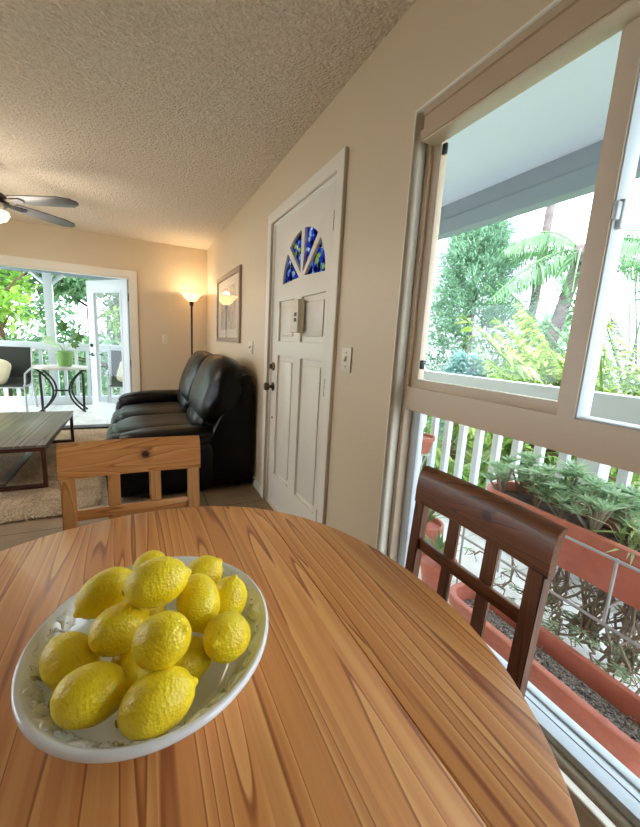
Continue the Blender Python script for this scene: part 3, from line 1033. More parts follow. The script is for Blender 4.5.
# back shell with the rounded shoulder seen from the side
pf = [(.50, .10), (.868, .03), (.874, .55), (.872, .80), (.862, .90), (.84, .96), (.80, .985), (.75, .96), (.66, .80), (.58, .62), (.50, .45)]
b = MB().prism(pf, SY1 - SY0 - .05, Matrix(((1, 0, 0, 0), (0, 0, 1, SY0 + .025), (0, 1, 0, 0), (0, 0, 0, 1))), .02)
b.build('back_shell', M['leather'], sofa, angle=.9)
for k, (y0, y1) in enumerate(((SY0 + .02, SM - .01), (SM + .01, SY1 - .02))):
    yc, ln = (y0 + y1) / 2, y1 - y0
    b = MB().puff((.636, yc, .80), (.34, ln + .03, .62), 3.2, (0, math.radians(21), 0), 18, wr(k + 1, .035)); b.build('headrest_cushion', M['leather'], sofa)
    b = MB().puff((.525, yc, .575), (.24, ln - .22, .28), 2.8, (0, math.radians(18), 0), 14, wr(k + 3, .04)); b.build('lumbar_cushion', M['leather'], sofa)
    yi0, yi1 = (SY0 + .27, SM - .005) if k == 0 else (SM + .005, SY1 - .27)
    yc, ln = (yi0 + yi1) / 2, yi1 - yi0
    b = MB().puff((.20, yc, .425), (.78, ln, .17), 4, (0, math.radians(-2), 0), 14, wr(k + 5, .05)); b.build('seat_cushion', M['leather'], sofa)
    b = MB().puff((-.165, yc, .33), (.20, ln, .24), 3.0, (0, 0, 0), 12, wr(k + 7, .06)); b.build('footrest', M['leather'], sofa)
    b = MB().puff((-.185, yc, .145), (.15, ln, .20), 3.2, (0, 0, 0), 12, wr(k + 9, .05)); b.build('footrest', M['leather'], sofa)
for k, yc in enumerate((SY0 + .135, SY1 - .135)):
    b = MB().puff((.20, yc, (.445, .515)[k]), (.82, .28, .19), 2.8, (0, math.radians(-3), 0), 14, wr(k + 11, .05))
    b.puff((.16, yc, (.235, .27)[k]), (.80, .25, (.42, .50)[k]), 7, None, 12)
    b.puff((-.17, yc, .30), (.16, .25, .40), 3.2, None, 12)
    b.build('arm', M['leather'], sofa)
for x_ in (-.12, .76):
    for y_ in (SY0 + .14, SY1 - .14):
        MB().lathe([(.02, 0), (.025, .01), (.025, .07)], (x_, y_, 0), 12, None, True, True).build('foot', M['dark'], sofa)

# ------------------------------------------------------------------ shag rug
b = MB()
bm = b.bm
RX0, RX1, RY0, RY1 = -3.0, -.30, 2.885, 5.46
NX, NY = 150, 170
grid = []
for j in range(NY + 1):
    row = []
    for i in range(NX + 1):
        x = RX0 + (RX1 - RX0) * i / NX; y = RY0 + (RY1 - RY0) * j / NY
        e = min(i, NX - i, j, NY - j)
        edge = (noise.noise(V((x * 9, y * 9, 2))) * .02) if e == 0 else 0
        z = (.004 if e == 0 else .014 + .006 * noise.noise(V((x * 22, y * 22, 0))) + .003 * noise.noise(V((x * 60, y * 60, 4))) + .003 * noise.noise(V((x * 7, y * 7, 1))))
        row.append(bm.verts.new((x + (edge if i in (0, NX) else 0), y + (edge if j in (0, NY) else 0), z)))
    grid.append(row)
for j in range(NY):
    for i in range(NX):
        bm.faces.new((grid[j][i], grid[j][i + 1], grid[j + 1][i + 1], grid[j + 1][i]))
# tufts of pile
rr = random.Random(11)
for _ in range(15000):
    x = rr.uniform(-1.75, RX1 + .005); y = RY0 + (RY1 - RY0) * rr.random() ** 1.6
    a = rr.uniform(0, 2 * PI)
    b.quadleaf(V((x, y, .008)), V((math.cos(a), math.sin(a), rr.uniform(.2, .9))), V((0, 0, 1)), rr.uniform(.022, .048), .010, .3)
rug = b.build('shag_rug', M['rug'], None, angle=3)
tag(rug, 'beige shag rug on the tiles under the coffee table', 'rug')

# ------------------------------------------------------------------ coffee table
ct = thing('coffee_table', 'grey wood coffee table with dark metal frame on the shag rug', 'table', (-1.17, 4.12, .02))
CX0, CX1, CY0, CY1, CZ = -1.68, -.665, 3.42, 4.86, .372
z0 = .0205
b = MB().span(CX0, CX1, CY0, CY1, CZ - .022, CZ, .004); b.build('tabletop', M['greywood'], ct)
b = MB()
b.plate(rect(CX0 + .005, CX1 - .005, CY0 + .005, CY1 - .005), [rect(CX0 + .04, CX1 - .04, CY0 + .04, CY1 - .04)], .03, Matrix.Translation((0, 0, CZ - .038)), .002)
b.build('apron_frame', M['rust'], ct)
for y in (CY0 + .02, CY1 - .02):
    for x in (CX0 + .02, CX1 - .02):
        b = MB().span(x - .015, x + .015, y - .015, y + .015, z0, CZ - .05, .002); b.build('leg', M['rust'], ct)
    b = MB().span(CX0 + .035, CX1 - .035, y - .015, y + .015, z0, z0 + .03, .002); b.build('foot_bar', M['rust'], ct)
b = MB().span(-.99, -.94, CY0 + .035, CY1 - .035, z0 + .03, z0 + .052, .002); b.build('stretcher', M['greywood'], ct)

# ------------------------------------------------------------------ floor lamp
lx, ly = .655, 5.30
lamp = thing('floor_lamp', 'black torchiere floor lamp with lit glass bowl shade in the corner', 'lamp', (lx, ly, 0))
MB().lathe([(0, 0), (.13, 0), (.135, .012), (.12, .022), (.03, .035), (.014, .06), (0, .06)], (lx, ly, 0), 32).build('base', M['iron'], lamp)
MB().tube([(lx, ly, .05), (lx, ly, 1.68)], .0125, 14).build('pole', M['iron'], lamp)
MB().lathe([(.013, 1.655), (.026, 1.66), (.026, 1.672), (.018, 1.68), (.03, 1.69), (.03, 1.705), (.02, 1.712)], (lx, ly, 0), 24, None, True, True).build('socket', M['iron'], lamp)
MB().lathe([(.030, 1.708), (.050, 1.716), (.078, 1.745), (.105, 1.783), (.132, 1.810), (.178, 1.828), (.176, 1.833), (.130, 1.815), (.102, 1.788), (.074, 1.75), (.046, 1.721), (.028, 1.714)], (lx, ly, 0), 48).build('shade', M['shade'], lamp, angle=1.5)
MB().puff((lx, ly, 1.765), (.05, .05, .085), 2.0, None, 8).build('bulb', M['bulb'], lamp)

# ------------------------------------------------------------------ picture on the wall
pic = thing('framed_picture', 'pale drawing in a pewter frame hung above the sofa', 'picture', (W - .012, 4.165, 1.58))
PY0, PY1, PZ0, PZ1 = 3.60, 4.73, 1.222, 1.937
MB().plate(rect(PY0, PY1, PZ0, PZ1), [rect(PY0 + .05, PY1 - .05, PZ0 + .05, PZ1 - .05)], .024, WX(W - .013), .004).build('frame', M['silver'], pic)
MB().plate(rect(PY0 + .045, PY1 - .045, PZ0 + .045, PZ1 - .045), [rect(PY0 + .19, PY1 - .19, PZ0 + .135, PZ1 - .135)], .004, WX(W - .008)).build('mount', M['mat'], pic, smooth=False)
MB().plate(rect(PY0 + .17, PY1 - .17, PZ0 + .12, PZ1 - .12), [], .003, WX(W - .0045)).build('drawing', M['art'], pic, smooth=False)
MB().plate(rect(PY0 + .046, PY1 - .046, PZ0 + .046, PZ1 - .046), [], .002, WX(W - .0135)).build('glass', M['picglass'], pic, smooth=False)

# ------------------------------------------------------------------ switch plates
def switch(label, c, axis, w, h):
    t = thing('light_switch', label, 'switch', c)
    b = MB()
    if axis == 'x':
        b.box(c, (.008, w, h), .003); b.build('cover_plate', M['plastic'], t)
        b = MB().box((c[0] - .009, c[1], c[2] + .004), (.012, .012, .024), .002, (0, .4, 0)); b.build('toggle', M['plastic'], t)
        for dz in (-.033, .033):
            MB().box((c[0] - .0045, c[1], c[2] + dz), (.003, .007, .007), .001).build('screw', M['brass'], t)
    else:
        b.box(c, (w, .008, h), .003); b.build('cover_plate', M['plastic'], t)
        b = MB().box((c[0], c[1] - .009, c[2] + .004), (.012, .012, .024), .002, (.4, 0, 0)); b.build('toggle', M['plastic'], t)
        for dz in (-.033, .033):
            MB().box((c[0], c[1] - .0045, c[2] + dz), (.007, .003, .007), .001).build('screw', M['brass'], t)
switch('ivory light switch on the wall between the front door and the window', (W - .004, 1.548, 1.19), 'x', .088, .118)
switch('ivory light switch beside the front door, above the end of the sofa', (W - .004, 3.23, 1.195), 'x', .12, .108)
switch('small light switch on the wall between the open glass door and the lamp', (.345, FY - .004, 1.205), 'y', .085, .125)

# ------------------------------------------------------------------ ceiling fan
fx, fy, fz = -.955, 3.80, 2.15
fan = thing('ceiling_fan', 'grey-bladed ceiling fan with a lit lamp hanging above the coffee table', 'fan', (fx, fy, CH - .002))
MB().lathe([(0, CH - .001), (.07, CH - .001), (.07, CH - .02), (.03, CH - .05), (.014, CH - .055), (.014, fz + .07)], (fx, fy, 0), 28).build('canopy', M['blade_edge'], fan)
MB().lathe([(.02, fz + .09), (.09, fz + .075), (.115, fz + .04), (.11, fz + .0), (.07, fz - .03), (.05, fz - .04)], (fx, fy, 0), 32, None, True, True).build('motor', M['blade_edge'], fan)
MB().lathe([(.055, fz - .041), (.105, fz - .05), (.110, fz - .07), (.09, fz - .105), (.05, fz - .125), (0, fz - .13)], (fx, fy, 0), 32, None, True).build('lamp_dome', M['fanlight'], fan)
for k in range(5):
    a = math.radians(-27.5 + 72 * k)
    mt = Matrix.Translation((fx, fy, fz + .03)) @ Matrix.Rotation(a, 4, 'Z')
    bl = [(.16, -.045), (.30, -.062), (.55, -.068), (.63, -.05), (.665, -.01), (.655, .03), (.60, .062), (.30, .062), (.16, .045)]
    o_ = MB().prism(bl, .008, mt @ Matrix.Rotation(math.radians(-12), 4, 'X') @ Matrix.Translation((0, 0, -.004)), .002)
    bl_ = o_.build('blade', M['blade'], fan)
    o_ = MB(); o_.prism([(.10, -.018), (.24, -.03), (.26, 0), (.24, .03), (.10, .018)], .006, mt @ Matrix.Rotation(math.radians(-12), 4, 'X') @ Matrix.Translation((0, 0, -.0115)))
    o_.build('blade_iron', M['blade_edge'], bl_)

# ------------------------------------------------------------------ porch furniture beyond the glass door
pt = thing('patio_table', 'small stone-topped iron table holding the green pot on the porch', 'table', (-1.055, 6.85, 0))
px, py = -1.055, 6.85
MB().lathe([(0, .672), (.335, .672), (.350, .682), (.350, .700), (.340, .708), (0, .708)], (px, py, 0), 48).build('tabletop', M['stone'], pt)
for s in (-1, 1):
    for e in (-1, 1):
        P = []
        for i in range(13):
            t = i / 12
            u = s * (.10 + .20 * (2 * t - 1) ** 2)
            P.append((px + u, py + e * .12 * (1 - t * .0), .672 * (1 - t) + .012 * t))
        MB().tube(P, .014, 8).build('leg', M['iron'], pt)
    MB().tube([(px + s * .23, py, .60), (px + s * .262, py, .615), (px + s * .275, py, .58), (px + s * .272, py, .3), (px + s * .268, py, .02), (px + s * .24, py, .012)], .018, 8).build('leg', M['iron'], pt)
MB().tube([(px - .10, py, .335), (px + .10, py, .335)], .013, 8).build('stretcher', M['iron'], pt)
b = MB()
for s in (-1, 1):
    b.tube([(px + s * .10, py - .12, .335), (px + s * .10, py + .12, .335)], .010, 8)
b.build('stretcher', M['iron'], pt)
pot = thing('potted_monstera', 'lime green pot with a few monstera leaves on the porch table', 'plant', (-1.0, 6.85, .709))
qx, qy = -1.0, 6.85
MB().lathe([(0, .7095), (.082, .7095), (.088, .72), (.115, .90), (.122, .905), (.122, .932), (.113, .934), (.108, .91), (0, .90)], (qx, qy, 0), 36).build('pot', M['greenpot'], pot)
def monstera(base, tip, d, size, m):
    b = MB()
    mid_ = base.lerp(tip, .5) + V((0, 0, .04))
    b.tube([base, mid_, tip], .004, 6)
    b.build('stem', M['lime'], pot)
    b = MB()
    d = d.normalized(); s = d.cross(V((0, -1, .3))).normalized()
    nrm = s.cross(d)
    bm = b.bm
    n = 22
    cs = []
    for i in range(n):
        t = 2 * PI * i / n
        r = size * (1 - .22 * math.cos(t)) * (.66 if i % 3 == 1 else 1.0)
        cs.append(bm.verts.new(tip + d * (size * .6 + r * -math.cos(t)) + s * (r * .9 * math.sin(t)) - nrm * .25 * r * abs(math.sin(t))))
    c = bm.verts.new(tip + d * size * .6)
    for i in range(n):
        bm.faces.new((c, cs[i], cs[(i + 1) % n]))
    b.build('leaf', m, pot, smooth=False)
pb = V((qx, qy, .90))
monstera(pb, V((qx + .0, qy - .05, 1.24)), V((.1, -.2, .9)), .085, M['monstera'])
monstera(pb, V((qx + .13, qy - .04, 1.10)), V((.5, -.2, .7)), .095, M['monstera'])
monstera(pb, V((qx + .10, qy - .06, 1.03)), V((.6, -.3, .2)), .07, M['monstera'])
monstera(pb, V((qx - .12, qy + .02, 1.07)), V((-.8, -.2, .25)), .085, M['sage'])
monstera(pb, V((qx - .05, qy - .08, 1.02)), V((-.5, -.5, .1)), .06, M['sage'])

def patio_chair(label, cx, cy, rz):
    t = thing('patio_chair', label, 'chair', (cx, cy, 0), rz, 'sling chairs on the porch')
    X = XF[t.name]
    w = .29
    b = MB(); b.bm.free(); b.bm = bmesh.new()
    # sling: seat curving up into the back
    pts = [(-.27, .43), (-.10, .405), (.10, .40), (.20, .42), (.245, .50), (.30, .72), (.345, .93), (.36, .955)]
    def ribbon(pts, w, th, nm, m):
        b = MB(); bm = b.bm; rows = []
        for y, z in pts:
            rows.append([bm.verts.new(X @ V((-w, y, z))), bm.verts.new(X @ V((w, y, z))), bm.verts.new(X @ V((w, y + th * .6, z - th))), bm.verts.new(X @ V((-w, y + th * .6, z - th)))])
        for p, q in zip(rows, rows[1:]):
            for k in range(4):
                bm.faces.new((p[k], p[(k + 1) % 4], q[(k + 1) % 4], q[k]))
        bm.faces.new(rows[0][::-1]); bm.faces.new(rows[-1])
        bmesh.ops.recalc_face_normals(bm, faces=bm.faces)
        return b.build(nm, m, t, angle=1)
    ribbon(pts[4:], w, .02, 'backrest', M['sling'])
    ribbon(pts[:5], w, .02, 'seat', M['sling'])
    for s in (-1, 1):
        MB().tube([X @ V((s * (w + .015), y, z)) for y, z in pts], .013, 8).build('side_rail', M['steel'], t)
        MB().tube([X @ V((s * (w + .02), -.27, .43)), X @ V((s * (w + .03), -.29, .2)), X @ V((s * (w + .03), -.28, .012))], .012, 8).build('leg', M['steel'], t)
        MB().tube([X @ V((s * (w + .02), .24, .49)), X @ V((s * (w + .03), .28, .2)), X @ V((s * (w + .03), .33, .012))], .012, 8).build('leg', M['steel'], t)
        MB().tube([X @ V((s * (w + .03), -.28, .43)), X @ V((s * (w + .04), -.27, .60)), X @ V((s * (w + .04), .0, .64)), X @ V((s * (w + .03), .27, .66))], .013, 8).build('armrest', M['steel'], t)
    MB().tube([X @ V((-w - .02, -.28, .40)), X @ V((w + .02, -.28, .40))], .011, 8).build('cross_bar', M['steel'], t)
    return t
patio_chair('dark sling patio chair with a cream cushion, left of the porch table', -1.80, 6.95, 0)
patio_chair('sling patio chair seen through the open glass door beside the porch table', -.12, 7.0, 0)
def cushion(label, c, rz):
    b = MB().puff(c, (.38, .11, .38), 4.5, (math.radians(-14), .25, rz), 10, wr(2, .05))
    o = b.build('throw_cushion', M['cushion'], None, angle=2)
    tag(o, label, 'cushion', 'cream cushions on the porch chairs')
cushion('cream cushion leaning on the dark sling chair left of the porch table', (-1.93, 7.065, .60), .1)
cushion('cream cushion on the patio chair seen through the glass door', (-.12, 7.125, .60), -.05)

# ------------------------------------------------------------------ planters outside the window
def trough(name, label, cat, x0, x1, y0, y1, z0, z1, fillz, fillm, fillname):
    t = thing(name, label, cat, ((x0 + x1) / 2, (y0 + y1) / 2, z0))
    def rr_(x0, x1, y0, y1, r, n=6):
        out = []
        for cx, cy, a in ((x1 - r, y1 - r, 0), (x0 + r, y1 - r, PI / 2), (x0 + r, y0 + r, PI), (x1 - r, y0 + r, 1.5 * PI)):
            for i in range(n + 1):
                q = a + PI / 2 * i / n
                out.append((cx + r * math.cos(q), cy + r * math.sin(q)))
        return out
    b = MB(); bm = b.bm
    rad = (x1 - x0) * .40
    H_ = z1 - z0
    secs = [(-.035, 0), (-.03, .02), (-.012, H_ - .05), (-.010, H_ - .045), (.008, H_ - .043), (.010, H_ - .004), (.006, H_), (-.016, H_), (-.020, H_ - .006), (-.028, H_ - .06), (-.045, .02), (-.06, .018)]
    rings = []
    for off, z in secs:
        rings.append([bm.verts.new((x, y, z0 + z)) for x, y in rr_(x0 - off, x1 + off, y0 - off, y1 + off, rad + off)])
    for p, q in zip(rings, rings[1:]):
        for k in range(len(p)):
            bm.faces.new((p[k], p[(k + 1) % len(p)], q[(k + 1) % len(p)], q[k]))
    bm.faces.new(rings[0][::-1]); bm.faces.new(rings[-1])
    bmesh.ops.recalc_face_normals(bm, faces=bm.faces)
    b.build('trough', M['terra'], t, angle=.8)
    o = .030
    b = MB().plate(rr_(x0 + o, x1 - o, y0 + o, y1 - o, rad - o), [], .02, Matrix.Translation((0, 0, fillz - .01)))
    rn = random.Random(4)
    if fillname == 'pebbles':
        for _ in range(420):
            q = rn.uniform(.005, .012)
            b.puff((rn.uniform(x0 + .04, x1 - .04), rn.uniform(y0 + .05, y1 - .05), fillz + q * .2), (q * 2, q * rn.uniform(1.2, 2), q), 2.2, (0, 0, rn.uniform(0, 3)), 1)
        for _ in range(160):
            a_ = rn.uniform(0, 6.28)
            b.quadleaf(V((rn.uniform(x0 + .05, x1 - .05), rn.uniform(y0 + .06, y1 - .06), fillz + .012)), V((math.cos(a_), math.sin(a_), .15)), V((0, 0, 1)), rn.uniform(.02, .05), .008, .2)
    f = b.build(fillname, fillm, t)
    return t
UX0, UX1, UY0, UY1, UZ0, UZ1 = 1.585, 1.845, -.55, 1.275, .365, .585
trough('planter_trough', 'long raised terracotta trough of succulents on the metal stand outside the window', 'planter', UX0, UX1, UY0, UY1, UZ0, UZ1, .545, M['soil'], 'soil')
trough('pebble_trough', 'long terracotta trough of pebbles on the porch floor under the window', 'planter', 1.180, 1.372, .295, 1.06, 0, .232, .166, M['gravel'], 'pebbles')
MBs = MB()
ps = thing('plant_stand', 'thin pale metal stand carrying the raised terracotta trough', 'plant stand', (1.7, .35, 0))
for x in (UX0 - .045, UX1 + .02):
    MB().tube([(x, -.6, .545), (x, 1.32, .545)], .006, 6).build('rail', M['steel'], ps)
    MB().tube([(x, -.6, .285), (x, 1.32, .285)], .006, 6).build('rail', M['steel'], ps)
    for y in (-.6, -.05, .62, 1.30):
        MB().tube([(x, y, .552), (x, y, .0 if y in (-.6, 1.30) else .285)], .006, 6).build('leg' if y in (-.6, 1.30) else 'upright', M['steel'], ps)
for y in (-.6, -.2, .24, .62, 1.0, 1.30):
    MB().tube([(UX0 - .045, y, .355), (UX1 + .02, y, .355)], .006, 6).build('cross_bar', M['steel'], ps)

def rosette(b, c, r, n, rnd, lift=.5):
    for i in range(n):
        a = i * 2.399 + rnd.random() * .3
        k = (i + 1) / n
        d = V((math.cos(a), math.sin(a), lift * (1.6 - 1.3 * k)))
        b.quadleaf(c, d, V((0, 0, 1)), r * (.5 + .6 * k), r * .27, .12)
rnd = random.Random(21)
spots = [(1.66, 1.20, .13), (1.76, 1.10, .15), (1.68, 1.03, .14), (1.79, .95, .16), (1.67, .90, .13), (1.75, .82, .15), (1.80, 1.2, .12), (1.66, .77, .12), (1.80, .72, .14)]
where = ['at the rounded far end', 'next but one from the far end', 'third from the far end on the window side', 'beside the wide railing post', 'at the window-side rim in the middle',
         'in the middle of the trough', 'at the far end by the railing', 'beside the strappy yellow leaves', 'deep among the yellow leaves']
for i, (x, y, r) in enumerate(spots):
    t = thing('succulent', 'grey-green succulent %s of the raised trough' % where[i] if 'trough' not in where[i] and 'leaves' not in where[i] and 'post' not in where[i] else 'grey-green succulent ' + where[i], 'plant', (x, y, .545), 0, 'succulents in the raised trough')
    b = MB()
    zt = .60 + rnd.random() * .05
    heads = [V((x, y, zt + .02))] + [V((x + rnd.uniform(-.06, .06), y + rnd.uniform(-.06, .06), zt + rnd.uniform(-.02, .10))) for _ in range(7)]
    for h in heads:
        rosette(b, h, r * rnd.uniform(.42, .62), 20, rnd, rnd.uniform(.5, 1.6))
    b.build('rosette', M['sage'], t, smooth=False)
    b = MB()
    for h in heads:
        b.tube([(x, y, .54), h], .006, 5)
    b.build('stem', M['dry'], t)
for i, (x, y) in enumerate(((1.70, .62), (1.78, .52), (1.69, .40), (1.78, .28))):
    t = thing('spider_plant', ['strappy yellow-edged plant next to the last succulent in the raised trough', 'strappy yellow-edged plant at the railing side of the raised trough', 'strappy yellow-edged plant near the cut-off end of the raised trough',
                               'strappy yellow-edged plant closest to the viewer in the raised trough'][i], 'plant', (x, y, .545), 0, 'yellow-edged plants in the raised trough')
    b = MB()
    for k in range(46):
        a = rnd.uniform(0, 2 * PI)
        d = V((math.cos(a), math.sin(a), rnd.uniform(.3, 1.6)))
        st = V((x + rnd.uniform(-.06, .06), y + rnd.uniform(-.07, .07), .545))
        b.quadleaf(st, d, V((0, 0, 1)), rnd.uniform(.12, .24), rnd.uniform(.012, .02), .22)
    b.build('leaves', M['varieg'], t, smooth=False)
# dry stems hanging from the raised trough
def hanging(label, x, y, n, spread, drop, seed):
    r = random.Random(seed)
    t = thing('trailing_succulent', label, 'plant', (x, y, UZ1), 0, 'dry trailing plants hanging off the raised trough')
    b = MB(); lf = MB()
    for k in range(n):
        p = V((UX1 - .03, y + r.uniform(-spread, spread), UZ1 + .012))
        pts = [p, V((UX1 + .040, p.y, UZ1 + .008)), V((UX1 + .045, p.y + r.uniform(-.03, .03), UZ0 + .04))]
        q = pts[-1].copy()
        v = V((-.010, r.uniform(-.02, .02), -.045))
        m_ = r.randint(7, 13)
        for s in range(m_):
            v = V((-.016 * drop, 0, -.034)) + V((r.uniform(-.030, .026), r.uniform(-.045, .045), r.uniform(-.030, .026)))
            if q.z < .12: v.z = abs(v.z) * .4
            q = q + v
            if q.z > UZ0 - .03 and q.x < UX1 + .04: q.z = UZ0 - .03
            q.x = max(q.x, 1.50)
            pts.append(q.copy())
            if r.random() < .8:
                d = V((r.uniform(-1, .6), r.uniform(-1, 1), r.uniform(-1, .7)))
                e = q + d.normalized() * r.uniform(.03, .08)
                e.z = min(max(e.z, .01), UZ0 - .02)
                b.tube([q, (q + e) / 2 + V((0, r.uniform(-.012, .012), -.008)), e], [.0026, .0022, .0012], 4)
        b.tube(pts, [.0055] * (len(pts) - 1) + [.002], 5)
        rosette(lf, pts[-1], .040, 8, r, .2)
    b.build('stem', M['dry'], t)
    lf.build('rosette', M['sage'], t, smooth=False)
hanging('dry stems trailing behind the window-side chair from the raised trough', 1.60, 1.06, 7, .14, 1.0, 5)
hanging('bushy tangle of dry grey stems hanging beside the window-side chair', 1.60, .86, 18, .12, 1.2, 8)
hanging('thick tangle of dry stems hanging at the near end of the raised trough', 1.60, .66, 30, .10, 1.3, 13)
# aloe in a pot seen through the chair back
def clay_pot(name, label, x, y, z, r, h, leaf, nl, L, m):
    t = thing(name, label, 'plant', (x, y, z))
    MB().lathe([(0, z), (r * .68, z), (r * .93, z + h * .8), (r, z + h * .8), (r, z + h), (r * .88, z + h), (r * .84, z + h * .86), (0, z + h * .84)], (x, y, 0), 28).build('pot', M['terra'], t)
    b = MB()
    rn = random.Random(int(x * 100 + y * 37))
    for k in range(nl):
        a = k * 2.399
        d = V((math.cos(a), math.sin(a), rn.uniform(.8, 2.6)))
        b.quadleaf(V((x, y, z + h * .85)), d, V((0, 0, 1)), L * rn.uniform(.6, 1), L * .12, .12)
    b.build('leaves', m, t, smooth=False)
clay_pot('potted_aloe', 'potted aloe with upright spiky leaves on the porch behind the shaded chair', 1.60, 1.66, 0, .12, .19, None, 26, .30, M['aloe'])
clay_pot('potted_aloe', 'small spiky aloe pot on the porch floor nearer the raised trough', 1.42, 1.34, 0, .10, .16, None, 22, .24, M['aloe'])
# pot on an iron stand by the railing
hs = thing('iron_pot_stand', 'thin iron stand with a clay pot by the railing at the window edge', 'plant stand', (2.06, 2.30, 0))
b = MB()
for k in range(3):
    a = k * 2 * PI / 3 + .5
    P = [(2.06 + math.cos(a) * r_, 2.30 + math.sin(a) * r_, z_) for r_, z_ in ((.11, .43), (.06, .32), (.05, .2), (.13, .006))]
    MB().tube(P, .007, 6).build('leg', M['steel'], hs)
MB().tube([(2.06 + math.cos(i * PI / 8) * .11, 2.30 + math.sin(i * PI / 8) * .11, .43) for i in range(17)], .006, 6).build('ring', M['steel'], hs)
b.bm.free()
clay_pot('potted_fern', 'clay pot with short green leaves standing on the iron stand', 2.06, 2.30, .437, .125, .13, None, 40, .15, M['bush'])

# ------------------------------------------------------------------ gardens
def leafcloud(b, rnd, c, rad, n, L, w, up=.3, droop=.2, outward=.6):
    for _ in range(n):
        u = V((rnd.gauss(0, 1), rnd.gauss(0, 1), rnd.gauss(0, 1))).normalized()
        p = c + V((u.x * rad[0], u.y * rad[1], u.z * rad[2])) * (rnd.random() ** .4)
        d = u * outward + V((rnd.uniform(-1, 1), rnd.uniform(-1, 1), rnd.uniform(-1, 1) + up))
        b.quadleaf(p, d, V((rnd.uniform(-.4, .4), rnd.uniform(-.4, .4), 1)), L * rnd.uniform(.6, 1.3), w * rnd.uniform(.7, 1.3), droop)

def broad_tree(label, x, y, h, rad, m, n, leaf, seed, nclump=16, lowest=.25, group=None, trunk_r=.07, shape=1.0):
    r = random.Random(seed)
    t = thing('garden_tree', label, 'tree', (x, y, -.8), 0, group)
    b = MB().tube([(x, y, -.8), (x + r.uniform(-.1, .1), y, h * .4), (x + r.uniform(-.2, .2), y + .1, h * .75)], [trunk_r, trunk_r * .7, trunk_r * .3], 8)
    for k in range(6):
        a = r.uniform(0, 2 * PI)
        b.tube([(x, y, h * .35 + k * .06 * h), (x + math.cos(a) * rad * .6, y + math.sin(a) * rad * .6, h * .5 + k * .07 * h)], [trunk_r * .4, .012], 5)
    b.build('trunk', M['wood_stem'], t)
    b = MB()
    for k in range(nclump):
        a = r.uniform(0, 2 * PI); zt = r.uniform(lowest, 1)
        rr_ = rad * (1 - shape * .55 * max(0, (zt - .4)) / .6) * r.uniform(.35, .95)
        c = V((x + math.cos(a) * rr_, y + math.sin(a) * rr_, -.8 + (h + .8) * zt))
        q = rad * r.uniform(.28, .42)
        leafcloud(b, r, c, (q, q, q * .75), n // nclump, leaf, leaf * .42)
    b.build('foliage', m, t, smooth=False)
    return t
# conifer: long feathery sprays
def conifer(label, x, y, h, rad, m, nspray, seed, needle=.16):
    r = random.Random(seed)
    t = thing('feathery_conifer', label, 'tree', (x, y, -.8))
    MB().tube([(x, y, -.8), (x, y, h * .6), (x, y, h)], [.12, .08, .02], 8).build('trunk', M['wood_stem'], t)
    b = MB()
    for k in range(nspray):
        zt = r.random() ** .8
        z = -.5 + (h + .3) * zt
        reach = rad * (1 - zt * .80) * r.uniform(.5, 1.05)
        a = r.uniform(0, 2 * PI)
        d = V((math.cos(a), math.sin(a), r.uniform(-.05, .45)))
        base = V((x, y, z)) + d * reach * r.uniform(.25, .5)
        tip = V((x, y, z)) + d * reach
        m_ = 20
        for i in range(m_):
            p = base.lerp(tip, i / m_) + V((r.uniform(-1, 1), r.uniform(-1, 1), r.uniform(-1, 1))) * .07
            dd = d * .9 + V((r.uniform(-1, 1), r.uniform(-1, 1), r.uniform(-.6, .9))) * .7
            b.quadleaf(p, dd, V((0, 0, 1)), needle * r.uniform(.7, 1.4), needle * .17, .1)
    b.build('foliage', m, t, smooth=False)
def frond(t, base, d, L, droop, m, nleaf, leafL, leafw, rnd, hang=.5):
    b = MB()
    d = d.normalized()
    side = d.cross(V((0, 0, 1))).normalized()
    pts = []
    for i in range(11):
        s = i / 10
        pts.append(base + d * L * s + V((0, 0, -droop * L * s * s)))
    b.tube(pts, [.022 * (1 - .85 * i / 10) * min(1, L) + .003 for i in range(11)], 5)
    for i in range(nleaf):
        s = .12 + .88 * i / nleaf
        k = min(9, int(s * 10)); f = s * 10 - k
        p = pts[k].lerp(pts[k + 1], f)
        tg = (pts[k + 1] - pts[k]).normalized()
        for sd in (-1, 1):
            dd = side * sd * .9 + tg * .55 + V((0, 0, -hang + rnd.uniform(-.25, .2)))
            b.quadleaf(p, dd, V((0, 0, 1)), leafL * math.sin(PI * (s * .8 + .15)) * rnd.uniform(.85, 1.1), leafw, .18)
    return b.build('frond', m, t, smooth=False)
def palm(label, pts, radii, fronds, seed, m, L, droop=.5):
    r = random.Random(seed)
    t = thing('coconut_palm', label, 'palm', pts[0], 0, 'coconut palms in the garden')
    MB().tube(pts, radii, 12).build('trunk', M['bark'], t)
    top = V(pts[-1])
    MB().puff(top + V((0, 0, .05)), (.32, .32, .42), 2.2, None, 6).build('crown_shaft', M['bark'], t)
    for k in range(fronds):
        a = 2 * PI * k / fronds + r.uniform(-.2, .2)
        e = r.uniform(-.25, 1.1)
        frond(t, top + V((0, 0, .15)), V((math.cos(a), math.sin(a), e)), L * r.uniform(.85, 1.1), droop + .25 * e, m, 34, .62, .045, r, .8)
conifer('large feathery blue-green conifer filling the window nearest the wall', 6.9, 6.45, 4.6, 2.35, M['pine'], 2800, 4, .15)
conifer('low pale bluish conifer at the foot of the large feathery one', 5.4, 5.0, 1.35, 1.05, M['bluepine'], 420, 9, .15)
palm('tall thin palm whose grey trunk leans up past the porch beam', [(8, 6.0, -.8), (8, 5.84, .9), (8, 5.71, 2.5), (8, 5.68, 4.4), (8, 5.72, 6.0)], [.12, .10, .09, .085, .08], 9, 3, M['palm'], 2.4)
